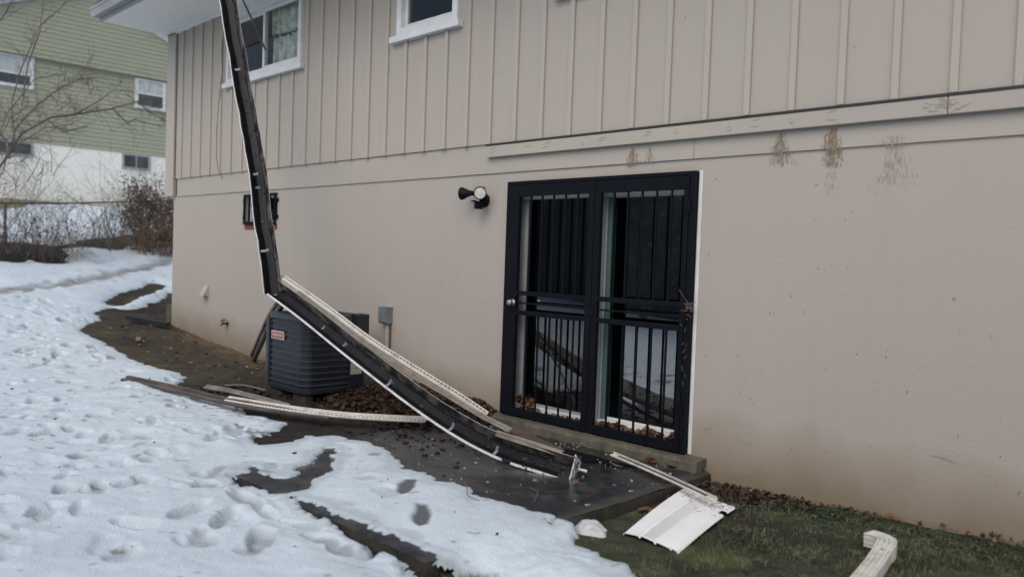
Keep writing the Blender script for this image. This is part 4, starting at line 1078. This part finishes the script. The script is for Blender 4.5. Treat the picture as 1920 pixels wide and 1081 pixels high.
gut = thing('fallen_gutter', 'long black gutter torn from the eave, bent over the cooling unit, resting on the patio', 'gutter', (1.52, -.82, 0))
def dens(path, n=6):
    """smooth a polyline (Catmull-Rom)"""
    P = [Vector(p) for p in path]; P = [P[0] * 2 - P[1]] + P + [P[-1] * 2 - P[-2]]; out = []
    for i in range(1, len(P) - 2):
        for k in range(n):
            t = k / n; a, b_, c, d = P[i - 1], P[i], P[i + 1], P[i + 2]
            out.append(.5 * ((2 * b_) + (c - a) * t + (2 * a - 5 * b_ + 4 * c - d) * t * t + (3 * b_ - a - 3 * c + d) * t ** 3))
    out.append(P[-2]); return out
N0 = (-.62, .75, -.20)
up_path = dens([(-3.80, -1.05, 4.90)] + GUT_UP[:-1], 4) + [Vector((-2.085, -1.145, 1.065))]
rj = random.Random(6)
up_path = [p + Vector((rj.gauss(0, .004), rj.gauss(0, .004), 0)) for p in up_path]
lo_path = dens(GUT_LO, 5)
gprof = [(1.15 * u, 1.15 * n) for u, n in [(-.084, .012), (-.086, .0), (-.078, .004), (-.074, .03), (-.064, .07), (-.056, .085), (.004, .088), (.014, .083), (.070, .0), (.074, -.003)]]
gm = [0, 0, 0, 0, 0, 0, 0, 1, 1]
b = MB(); b.sweep(up_path, gprof, N0, mats=[0, 0, 0, 0, 0, 0, 0, 1, 1]); b.build('gutter_section', [M['gutwhite'], M['gutwhite'], M['gunk'], M['gutgrey']], gut, solid=.003, moff=2)
b = MB(); b.sweep(lo_path, [(u * .9 - .006, n * .9) for u, n in gprof], N0, mats=gm); b.build('gutter_section', [M['gutwhite'], M['gutwhite'], M['gunk'], M['gutgrey']], gut, solid=.003, moff=2)
lip = [(-.106, -.010), (-.088, -.012), (-.088, -.004), (-.106, .010)]
b = MB(); b.sweep(lo_path[:26], lip, N0, closed=True, cap=True); b.build('front_lip', M['gutwhite'], gut)
b = MB(); b.sweep(lo_path[26:], lip, N0, closed=True, cap=True); b.build('front_lip', M['chip'], gut)
lip2 = [(-.104, -.006), (-.095, -.008), (-.095, -.002), (-.104, .010)]
b = MB(); b.sweep(up_path, lip2, N0, closed=True, cap=True); b.build('front_lip', M['gutwhite'], gut)
def frame_at(path, i):
    t = (path[min(i + 1, len(path) - 1)] - path[max(i - 1, 0)]).normalized(); n = Vector(N0); n = (n - t * n.dot(t)).normalized(); return path[i], t, t.cross(n), n
for path, i, u0, u1 in ((lo_path, 13, -.085, -.02), (lo_path, 19, -.085, -.02), (lo_path, 24, -.085, -.02), (lo_path, 7, -.05, -.01), (lo_path, 9, -.05, -.01), (up_path, 9, -.06, .0), (up_path, 17, -.06, -.01), (up_path, 23, -.08, .0), (up_path, 18, -.05, -.01)):
    P, t, u, n = frame_at(path, i)
    b = MB(); b.sweep([P + u * u0 - n * .004, P + u * (u0 * .5 + u1 * .5) + n * .012, P + u * u1 + n * .004], [(-.012, -.003), (.012, -.003), (.012, .003), (-.012, .003)], n, closed=True, cap=True)
    b.build('hanger', M['galv'], gut)
P, t, u, n = frame_at(lo_path, len(lo_path) - 1)
b = MB()
ring = [P + u * q[0] * 1.2 + n * q[1] * 1.2 for q in [(-.08, -.004), (-.07, .03), (-.045, .088), (.04, .086), (.07, 0)]]
b.tube(ring, .0075, 5); b.tube([P + u * -.09 + t * .004, P + u * .084 + t * .004], .006, 5); b.build('end_rim', M['chip'], gut)
b = MB(); b.add([p + t * .002 for p in ring], [(0, 1, 2, 3, 4)]); b.build('end_cap', M['chip'], gut, solid=.003)
b = MB(); b.tube([P + u * .0 + n * .07 + t * .02, P + t * .045 + n * .08, P + t * .075 + n * .085], [.009, .010, .012], 8); b.build('outlet_stub', M['gutwhite'], gut)

b = MB(); r = random.Random(31)
for path, n_ in ((up_path, 70), (lo_path, 190)):
    for k in range(n_):
        i = r.randint(1, len(path) - 2); P, t, u, n = frame_at(path, i); P = P.lerp(path[i + 1], r.random())
        uu = r.choice((r.uniform(-.062, .02), r.uniform(.02, .07))); dep = .095 if uu < .012 else .095 - (uu - .012) * 1.35
        s_ = r.choice((.003, .004, .006, .009)); ax = Vector((r.gauss(0, 1), r.gauss(0, 1), r.gauss(0, 1))).normalized()
        b.obb(P + u * uu + n * (dep - s_ * .5), (t + ax * .4, u + ax * .3, n), (s_ * r.uniform(.8, 2.6), s_, s_ * .5), r.choice((0, 0, 0, 0, 1, 2)))
tag(b.build('debris', [M['blackbit'], M['wood'], M['leaf3']], gut), kind='stuff')
# lengths of trim lying along and in it
def strip(name, path, wd, th, mtl, label, cat, hint, slots=None, n=5, ridge=True):
    p = dens(path, n); t = thing(name, label, cat, p[-1])
    h = wd / 2
    prof = [(-h, 0), (-h, -th), (-h * .35, -th * 1.1), (-h * .3, -th * .55), (h * .2, -th * .55), (h * .25, -th * 1.1), (h, -th), (h, 0)] if ridge else [(-h, 0), (-h, -th), (h, -th), (h, 0)]
    b = MB(); b.sweep(p, prof, hint, closed=True, cap=True); b.build('strip', mtl, t)
    if slots:
        b = MB(); n_ = Vector(hint); acc = 0
        for i in range(len(p) - 1):
            L = (p[i + 1] - p[i]).length; tt = (p[i + 1] - p[i]).normalized(); nn = (n_ - tt * n_.dot(tt)).normalized(); uu = tt.cross(nn)
            k = 0
            while acc < L:
                c = p[i] + tt * acc + uu * (h * slots[0]) - nn * (th * 1.02)
                b.obb(c, (tt, uu, nn), (.011, .004, .0015)); acc += slots[1]
            acc -= L
        tag(b.build('slot', M['slot'], t), kind='stuff')
    return t
strip('vented_strip', STRIPP, .048, .010, M['vinylold'], 'white slotted vinyl strip lying along the upper edge of the fallen gutter', 'trim strip', N0, (.35, .036))
strip('trim_strip', BEIGE[:6], .042, .012, M['beige'], 'weathered beige trim strip between the fallen gutter and the white slotted strip', 'trim strip', N0)
strip('broken_board', [BEIGE[5], BEIGE[6], (1.22, -.585, .03)], .065, .02, M['redwood'], 'short reddish brown board end lying on the wet patio beside the gutter', 'board', (-.3, .5, -.8), ridge=False)
strip('trim_strip', [(x, y - .045, z + .035) for x, y, z in BEIGE2], .045, .012, M['beige'], 'short beige trim strip lying inside the lower end of the gutter', 'trim strip', N0)
strip('downspout_piece', [(LEAN[0][0] - .10, -.98, 1.04), LEAN[1], LEAN[2]], .105, .05, M['dirtygrey'], 'dirty grey gutter offcut leaning behind the cooling unit down to the wall', 'gutter offcut', N0)
strip('trim_scrap', [(-2.62, -.95, 1.36), (-2.45, -.97, 1.28), (-2.20, -1.0, 1.20)], .035, .008, M['gutwhite'], 'small white trim scrap poking out left of the gutter bend', 'trim scrap', N0, ridge=False)
strip('fallen_fascia', [(x, y, gz(x, y) + .085) for x, y in TRIM[:5]] , .095, .02, M['wood'], 'long dark weathered board lying on the snow in front of the cooling unit', 'board', (-.2, .3, -.9))
strip('slotted_strip', [(x + .01, y + .02, gz(x, y) + .105) for x, y in TRIM[2:]], .080, .012, M['vinylold'], 'dirty white slotted strip lying flat across the bare ground by the leaf pile', 'trim strip', (-.2, .35, -.9), (-.45, .038))
strip('trim_strip', [(x, y, gz(x, y) + .07) for x, y in TRIM2], .06, .015, M['beige'], 'thin pale strip lying behind the long dark board on bare soil', 'trim strip', (-.2, .35, -.9))
strip('dark_downspout', [(-7.62, -.52, tz(-7.6, -.5) + .05), (-7.2, -.3, tz(-7.2, -.3) + .05), (-6.95, -.18, tz(-6.9, -.2) + .05)], .07, .05, M['dark'], 'short dark pipe lying on the mud at the left corner of the house', 'pipe', (0, .2, -1), ridge=False)
t = thing('splash_block', 'small upright concrete block standing at the left corner of the house', 'concrete block', (-7.42, .1, .26)); b = MB(); b.obb((-7.42, .06, .42), ((1, 0, .03), (0, 1, 0), (0, 0, 1)), (.09, .05, .17)); b.build('block', M['concrete'], t, bevel=.01)

# ---- white soffit panel and its channel at the corner of the slab
p0, p1, p2, p3 = [Vector((x, y, 0)) for x, y in PANEL]
zc = lambda p, d: Vector((p.x, p.y, tz(p.x, p.y) + d))
A, B, C_, D = zc(p0, .018), zc(p1, .020), zc(p2, .024), zc(p3, .034)
pan = thing('torn_soffit', 'torn white vented soffit panel lying on the grass at the slab corner', 'soffit panel', (2.5, -1.0, -.08))
b = MB(); prof = [0, .02, .04, .28, .295, .31, .325, .56, .575, .59, .605, .84, .86, .88, .98, 1]; dz = [-.008, 0, 0, 0, -.012, -.012, 0, 0, -.012, -.012, 0, 0, -.012, 0, 0, -.01]
n = 26
for i in range(n + 1):
    s_ = i / n
    for q, d_ in zip(prof, dz):
        e0 = A.lerp(D, s_); e1 = B.lerp(C_, s_)
        P = e0.lerp(e1, q); P.z += d_ + .012 * math.sin(s_ * 3.0) + .010 * math.sin(q * 5 + s_ * 2)
        if i == 0: P += (D - A).normalized() * (.012 * math.sin(q * 23))
        b.v.append(tuple(P))
k = len(prof)
for i in range(n):
    for j in range(k - 1):
        if j >= k - 3 and 20 <= i <= 21: continue
        b.f.append((i * k + j, i * k + j + 1, (i + 1) * k + j + 1, (i + 1) * k + j)); b.m.append(0)
b.build('sheet', M['panel'], pan, solid=.0025)
b = MB(); ua = (B - A).normalized(); va = (D - A).normalized()
for i in range(46):
    for j in range(7):
        s_ = .03 + i * .0205; q = .36 + j * .029
        P = A.lerp(D, s_).lerp(B.lerp(C_, s_), q); P.z += .012 * math.sin(s_ * 3.0) + .010 * math.sin(q * 5 + s_ * 2) + .0022
        b.obb(P, (ua, va, (0, 0, 1)), (.0036, .0036, .0009))
M['hole'] = mat('vent_hole', (.40, .41, .41), .7)
tag(b.build('vent_hole', M['hole'], pan), kind='stuff')
b = MB(); r = random.Random(41)
for i in range(85):
    s_ = min(.985, abs(1 - abs(r.gauss(0, .13)))); q = r.uniform(.05, .97)
    P = A.lerp(D, s_).lerp(B.lerp(C_, s_), q); P.z += .012 * math.sin(s_ * 3.0) + .010 * math.sin(q * 5 + s_ * 2) + .004
    a = r.uniform(0, 6.28); L = r.uniform(.006, .026)
    b.tube([P, P + Vector((math.cos(a) * L, math.sin(a) * L, .001))], .0014, 3)
tag(b.build('dirt_crumb', M['blackbit'], pan), kind='stuff')
jc = thing('channel_strip', 'narrow white trim channel with a dark slot reaching from the patio to the soffit panel', 'trim channel', (2.0, -.4, 0))
jp = dens([(1.461, -.298, .034), (1.80, -.405, .030), (2.15, -.52, .022), (2.53, -.645, .006)], 5)
b = MB(); b.sweep(jp, [(.022, 0), (.022, -.020), (.012, -.021), (.010, -.007), (-.005, -.006), (-.008, -.010), (-.023, -.008), (-.023, 0)], (.25, .1, -1), closed=True, cap=True); b.build('channel', M['vinylold'], jc)
b = MB(); b.sweep(jp[1:-1], [(.0095, -.0085), (-.0045, -.0075), (-.0045, -.0095), (.0095, -.0105)], (.25, .1, -1), closed=True, cap=True); b.build('slot', M['slot'], jc)

# ---- downspout with its elbow, bottom right
ds = thing('downspout', 'white ribbed downspout with a bent elbow lying on the grass at lower right', 'downspout', (3.6, -.9, 0))
def dprof(wd, hh, n=4):
    P = []
    def side(a, c, nx, ny, k):
        for i in range(k):
            for f, d_ in ((0.0, 0), (.32, 0), (.5, -.007), (.68, 0)):
                t_ = (i + f) / k; P.append((a[0] + (c[0] - a[0]) * t_ + nx * d_, a[1] + (c[1] - a[1]) * t_ + ny * d_))
    a, c = wd / 2, hh / 2
    side((-a, -c), (a, -c), 0, -1, 4); side((a, -c), (a, c), 1, 0, 3); side((a, c), (-a, c), 0, 1, 4); side((-a, c), (-a, -c), -1, 0, 3)
    return P
GZ = .036
dpath = [(3.77, -1.82, GZ), (3.715, -1.47, GZ), (3.667, -1.12, GZ + .004), (3.623, -.87, GZ + .008)]
b = MB(); b.sweep(dpath, dprof(.088, .064), (0, 0, -1), closed=True, cap=True); b.build('pipe', M['downspout'], ds)
ep = dens([(3.626, -.885, GZ + .010), (3.614, -.805, GZ + .012), (3.587, -.745, GZ + .013), (3.540, -.715, GZ + .012), (3.485, -.703, GZ + .010)], 4)
b = MB(); b.sweep(ep, dprof(.094, .070), (0, 0, -1), closed=True, cap=True); b.build('elbow', M['downspout'], ds)
b = MB(); b.lathe((3.632, -.92, GZ + .040), (0, 0, 1), [(0, .006), (.004, .005)], 8); b.build('screw', M['slot'], ds)

def on_panel(x, y): return float(sdf(np.array([x]), np.array([y]), PANEL)[0]) < .02
# ================================================================== SMALL STUFF ON THE GROUND
def leaf(mb, p, size, r, m=0, flat=.5):
    yaw = r.uniform(0, 6.28); R3 = Matrix.Rotation(yaw, 3, 'Z') @ Matrix.Rotation(r.gauss(0, flat), 3, 'X') @ Matrix.Rotation(r.gauss(0, flat), 3, 'Y')
    cur = r.uniform(-.5, .9); wv = r.uniform(.28, .45); pts = []
    for (a, w_) in ((-1, .0), (-.55, .8), (-.1, 1.0), (.4, .75), (1.0, .0)):
        zc_ = cur * (a * a) * .35
        pts.append((Vector((a * .5, -w_ * wv, zc_ + w_ * r.uniform(-.05, .22))), Vector((a * .5, 0, zc_)), Vector((a * .5, w_ * wv, zc_ + w_ * r.uniform(-.05, .22)))))
    vs = [p + R3 @ (q * size) for tr in pts for q in tr]
    fs = []
    for i in range(4):
        o = i * 3; fs += [(o, o + 3, o + 4, o + 1), (o + 1, o + 4, o + 5, o + 2)]
    mb.add(vs, fs, m)
LM = [M['leaf'], M['leaf2'], M['leaf3']]
r = random.Random(15)
b = MB()
for k in range(7000):
    x = r.uniform(-1.75, .02); y = -abs(r.gauss(0, .40)) - .02
    f = max(0, 1 - ((x + .95) / .95) ** 2) ** .5 * max(0, 1 + y / 1.0)
    if r.random() > f * 2.2 + .05: continue
    z = gz(x, y) + .21 * f * r.random() ** .5 + .012
    leaf(b, Vector((x, y, z)), r.uniform(.045, .085), r, r.choices((0, 1, 2), (5, .35, 6))[0], .55)
tag(b.build('leaf_pile', LM), 'heap of dead brown leaves between the cooling unit and the patio', 'leaf pile', kind='stuff')
b = MB()
for k in range(950):
    x = r.uniform(2.02, 3.1); y = -abs(r.gauss(0, .20)) - .03
    if r.random() < (x - 2.0) * .95 or on_panel(x, y): continue
    leaf(b, Vector((x, y, tz(x, y) + .008 + r.uniform(0, .018))), r.uniform(.025, .055), r, r.choices((0, 1, 2), (1, .2, 9))[0], .45)
for k in range(60):
    x = r.uniform(2.3, 4.6); y = -abs(r.gauss(0, .07)) - .01
    leaf(b, Vector((x, y, tz(x, y) + .03)), r.uniform(.025, .05), r, r.choice((0, 1, 2)), .6)
tag(b.build('leaf_litter', LM), 'damp dark leaf litter along the foot of the wall right of the sill', 'leaf litter', kind='stuff')
b = MB()
for a, c, n_, hh in ((.16, .34, 46, .16), (.34, .95, 70, .05), (1.02, 1.88, 150, .075), (1.5, 1.88, 60, .09)):
    for k in range(n_):
        x = r.uniform(a, c); leaf(b, Vector((x, r.uniform(-.012, .05), .105 + hh * r.random())), r.uniform(.045, .085), r, r.choices((0, 1, 2), (3, 5, 1))[0], .8)
tag(b.build('door_track_leaves', LM), 'dry tan leaves blown into the track behind the barred door', 'leaves', kind='stuff')
for (x, y, s_, mi, lb) in ((1.746, -1.05, .085, 1, 'single orange brown leaf on the wet patio below the gutter end'),
                           (2.23, -.98, .10, 1, 'curled tan leaf on the moss between the slab and the white panel'),
                           (1.72, -.19, .10, 1, 'curled tan leaf against the concrete sill under the door'),
                           (1.93, -.24, .09, 0, 'grey brown leaf on the slab by the right end of the sill'),
                           (1.77, -.36, .075, 0, 'flat dull leaf on the wet slab near the channel strip')):
    b = MB(); leaf(b, Vector((x, y, gz(x, y) + .022)), s_, random.Random(int(x * 100)), 0, .25); leaf(b, Vector((x + .02, y + .015, gz(x, y) + .026)), s_ * .7, random.Random(int(x * 100) + 1), 0, .3)
    tag(b.build('dead_leaf', LM[mi]), lb, 'leaf')
def twig(pts, rad, lb, mtl='twig'):
    b = MB(); b.tube(dens(pts, 4), rad, 5); tag(b.build('twig', M[mtl]), lb, 'twig')
sn = lambda x, y, d=.05: (x, y, gz(x, y) + d)
twig([sn(1.36, -1.70), sn(1.50, -1.80, .065), sn(1.62, -1.90, .06), sn(1.72, -1.90, .055)], .003, 'thin curved black twig on the snow above the boot prints')
twig([sn(1.62, -1.36, .012), sn(1.74, -1.42, .02), sn(1.84, -1.56, .012)], .0025, 'fine hooked twig on the bare wet patio')
twig([sn(-2.75, -1.30, .04), sn(-2.50, -1.22, .07), sn(-2.25, -1.12, .05)], .012, 'short stick on the dark soil left of the cooling unit')
b = MB(); b.obb((-6.12, -.92, tz(-6.1, -.9) + .03), ((.9, -.35, 0), (.35, .9, 0), (0, 0, 1)), (.16, .03, .012)); tag(b.build('wood_chip', M['straw']), 'pale sliver of wood lying on the mud near the left corner', 'wood sliver')
# pale and black crumbs over the slab, mud and snow
b = MB()
def crumb(x, y, z, s_, m):
    b.obb((x, y, z), ((1, r.uniform(-1, 1), 0), (r.uniform(-.6, .6), 1, 0), (0, 0, 1)), (s_ * r.uniform(.5, 1.3), s_ * r.uniform(.4, 1), s_ * .5), m)
for k in range(300):
    x, y = r.uniform(-.3, 2.1), r.uniform(-1.7, -.15)
    if r.random() < .5 and y < -.6: continue
    crumb(x, y, .004, r.choice([.003, .004, .005, .008]), 0)
for k in range(70):
    crumb(r.uniform(.5, 1.7), r.uniform(-.55, -.16), .005, r.choice([.003, .004, .006]), 0)
for k in range(150):
    x, y = r.gauss(-.05, .5), r.gauss(-1.05, .25); crumb(x, y, gz(x, y) + .006, r.choice([.004, .006, .010, .016]), 1)
for k in range(120):
    x, y = r.uniform(-7.5, -3), r.uniform(-1.2, -.1); crumb(x, y, tz(x, y) + .012, r.choice([.005, .008, .014]), r.choice((0, 1, 1)))
for k in range(70):
    x, y = r.uniform(-2.9, -1.9), r.uniform(-1.6, -1.0); crumb(x, y, tz(x, y) + .015, r.choice([.012, .02, .035]), 1)
for k in range(70):
    x, y = r.uniform(-7, 2.5), r.uniform(-3.9, -1.8); crumb(x, y, float(tsm(x, y)) + .095, r.choice([.004, .006, .010]), 1)
tag(b.build('grit', [M['grit'], M['blackbit']]), 'scattered crumbs of grit and dark debris on the patio and ground', 'grit', kind='stuff')

# clump of old snow left beside the slab's corner
b = MB(); n = 26; vs = []; C0 = Vector((2.225, -1.50, -.105))
for i in range(n):
    for j in range(n):
        x, y = -.14 + .28 * i / (n - 1), -.13 + .26 * j / (n - 1)
        d_ = math.hypot(x / .125, y / .10) + .9 * float(vn(x, y, .07, 81))
        vs.append(C0 + Vector((x, y, .075 * max(-.3, 1 - d_ * d_) + .02 * float(vn(x, y, .025, 82)))))
b.add(vs, [(i * n + j, (i + 1) * n + j, (i + 1) * n + j + 1, i * n + j + 1) for i in range(n - 1) for j in range(n - 1)])
M['oldsnow'] = mat('old_snow', (.52, .55, .57), .6, (.27, .28, .27), 18, bump=.8, bscale=60, lo=.5, hi=.8)
tag(b.build('snow_clump', M['oldsnow'], smooth=True), 'small dirty clump of snow on the grass beside the slab corner', 'snow clump')

# ---- grass and ground ivy
def blades(name, n, xr, yr, hr, wd, mats, seed, dens_fn, lab, cat, lean=.6):
    rs = np.random.RandomState(seed)
    x, y = rs.uniform(*xr, n), rs.uniform(*yr, n)
    k = rs.rand(n) < dens_fn(x, y); x, y = x[k], y[k]; n = len(x)
    z = terr(x, y) + .018 * fbm(x, y, .5, 3) + .014 * fbm(x, y, .09, 5, 3)
    h = rs.uniform(*hr, n) * (1 + .9 * fbm(x, y, .3, 91)); a = rs.uniform(0, 6.283, n); w_ = wd * rs.uniform(.6, 1.4, n)
    la = rs.uniform(0, 6.283, n); ll = np.abs(rs.normal(0, lean, n)) * h
    dx, dy = np.cos(a) * w_, np.sin(a) * w_
    mx, my = x + np.cos(la) * ll * .4, y + np.sin(la) * ll * .4
    tx, ty = x + np.cos(la) * ll, y + np.sin(la) * ll
    hz = np.sqrt(np.maximum(h * h - ll * ll * .6, (h * .25) ** 2))
    V = np.stack([np.stack([x - dx, y - dy, z - .004], -1), np.stack([x + dx, y + dy, z - .004], -1),
                  np.stack([mx + dx * .8, my + dy * .8, z + hz * .62], -1), np.stack([mx - dx * .8, my - dy * .8, z + hz * .62], -1),
                  np.stack([tx, ty, z + hz], -1)], 1).reshape(-1, 3)
    o = np.arange(n) * 5
    me = bpy.data.meshes.new(name)
    F = [f for i in o.tolist() for f in ((i, i + 1, i + 2, i + 3), (i + 3, i + 2, i + 4))]
    me.from_pydata(V.tolist(), [], F)
    for q in mats: me.materials.append(q)
    pick = np.clip((fbm(x, y, .35, 92) + .35 * rs.normal(0, 1, n) * .6 + .5) * len(mats), 0, len(mats) - 1).astype(np.int32)
    me.polygons.foreach_set('material_index', np.repeat(pick, 2)); me.update()
    ob = bpy.data.objects.new(name, me); COL.objects.link(ob)
    return tag(ob, lab, cat, kind='stuff')
GM = [mat('grass_dark', (.034, .047, .022), .7), mat('grass_mid', (.062, .082, .036), .7), mat('grass_light', (.115, .135, .065), .7), mat('grass_straw', (.17, .16, .10), .75)]
def dg(x, y):
    e = sstep(2.14, 2.35, x); clear = 1 - .85 * sstep(.15, -.25, np.abs(y + 1.55 - .25 * (x - 2.2)) - .25) * sstep(3.1, 2.5, x)
    return e * clear * (.10 + .90 * sstep(-.08, .28, fbm(x, y, .4, 93))) * sstep(-.02, .02, sdf(x, y, PANEL)) 
blades('grass', 95000, (2.13, 5.2), (-2.9, -.02), (.012, .038), .0017, GM, 17, dg, 'short mossy winter grass beside the patio', 'grass', .8)
b = MB(); r = random.Random(52)
for k in range(110):
    cx, cy = r.uniform(2.3, 4.7), r.uniform(-2.2, -.2)
    if float(sdf(np.array([cx]), np.array([cy]), PANEL)[0]) < .1: continue
    tz_ = tz(cx, cy); sz = r.uniform(.4, 1.2)
    for q in range(r.randint(12, 34)):
        a = r.uniform(0, 6.28); L = r.uniform(.03, .075) * sz; p = Vector((cx + r.gauss(0, .03 * sz), cy + r.gauss(0, .03 * sz), tz_ + .004))
        d_ = Vector((math.cos(a), math.sin(a), 0)); h_ = r.uniform(.2, .8); w_ = Vector((-d_.y, d_.x, 0)) * .0016
        m1, m2 = p + d_ * L * .45 + Vector((0, 0, L * h_ * .7)), p + d_ * L + Vector((0, 0, L * h_ * .55))
        b.add([p - w_, p + w_, m1 + w_, m1 - w_, m2], [(0, 1, 2, 3), (3, 2, 4)], r.choice((0, 1, 1, 2)))
tag(b.build('grass_tufts', GM[1:]), 'loose tufts of longer pale grass in the short winter lawn', 'grass', kind='stuff')
b = MB()
for k in range(2400):
    x, y = r.uniform(2.2, 4.9), -abs(r.gauss(.5, .6)) - .05
    if float(fbm(x, y, .5, 95)) < -.02 or on_panel(x, y): continue
    p = Vector((x, y, tz(x, y) + r.uniform(.008, .03))); s_ = r.uniform(.004, .011); Q = Matrix.Rotation(r.uniform(0, 6.28), 3, 'Z') @ Matrix.Rotation(r.gauss(0, .5), 3, 'X')
    b.add([p + Q @ Vector(q) * s_ for q in ((-1, 0, 0), (-.4, -.7, .1), (.6, -.7, .1), (1.1, 0, 0), (.6, .7, .1), (-.4, .7, .1))], [(0, 1, 2, 3), (0, 3, 4, 5)], r.choice((0, 0, 1, 2)))
tag(b.build('ground_cover', [mat('weed_dark', (.016, .034, .014), .55), mat('weed_mid', (.034, .058, .024), .55), mat('weed_dead', (.07, .05, .03), .7)]), 'small broad leaved weeds scattered through the winter grass', 'weeds', kind='stuff')
rs_ = random.Random(66)
b = MB()
for k in range(1900):
    x = rs_.gauss(3.3, .6); y = -abs(rs_.gauss(.02, .26)) - .02
    if float(fbm(x, y, .3, 96)) < -.15: continue
    if not 2.35 < x < 5: continue
    z = tz(x, y) + rs_.uniform(.006, .026); s_ = rs_.uniform(.005, .011); yaw = rs_.uniform(0, 6.28)
    Q = Matrix.Rotation(yaw, 3, 'Z') @ Matrix.Rotation(rs_.gauss(0, .45), 3, 'X')
    b.add([Vector((x, y, z)) + Q @ Vector(q) * s_ for q in ((-1, 0, 0), (-.5, -.85, .1), (.5, -.85, .1), (1, 0, 0), (.5, .85, .1), (-.5, .85, .1))], [(0, 1, 2, 3), (0, 3, 4, 5)], rs_.choice((0, 0, 1)))
tag(b.build('ground_ivy', [mat('ivy_green', (.026, .050, .026), .5), mat('ivy_mid', (.045, .070, .038), .5)]), 'low green ground ivy at the foot of the wall', 'ground ivy', kind='stuff')
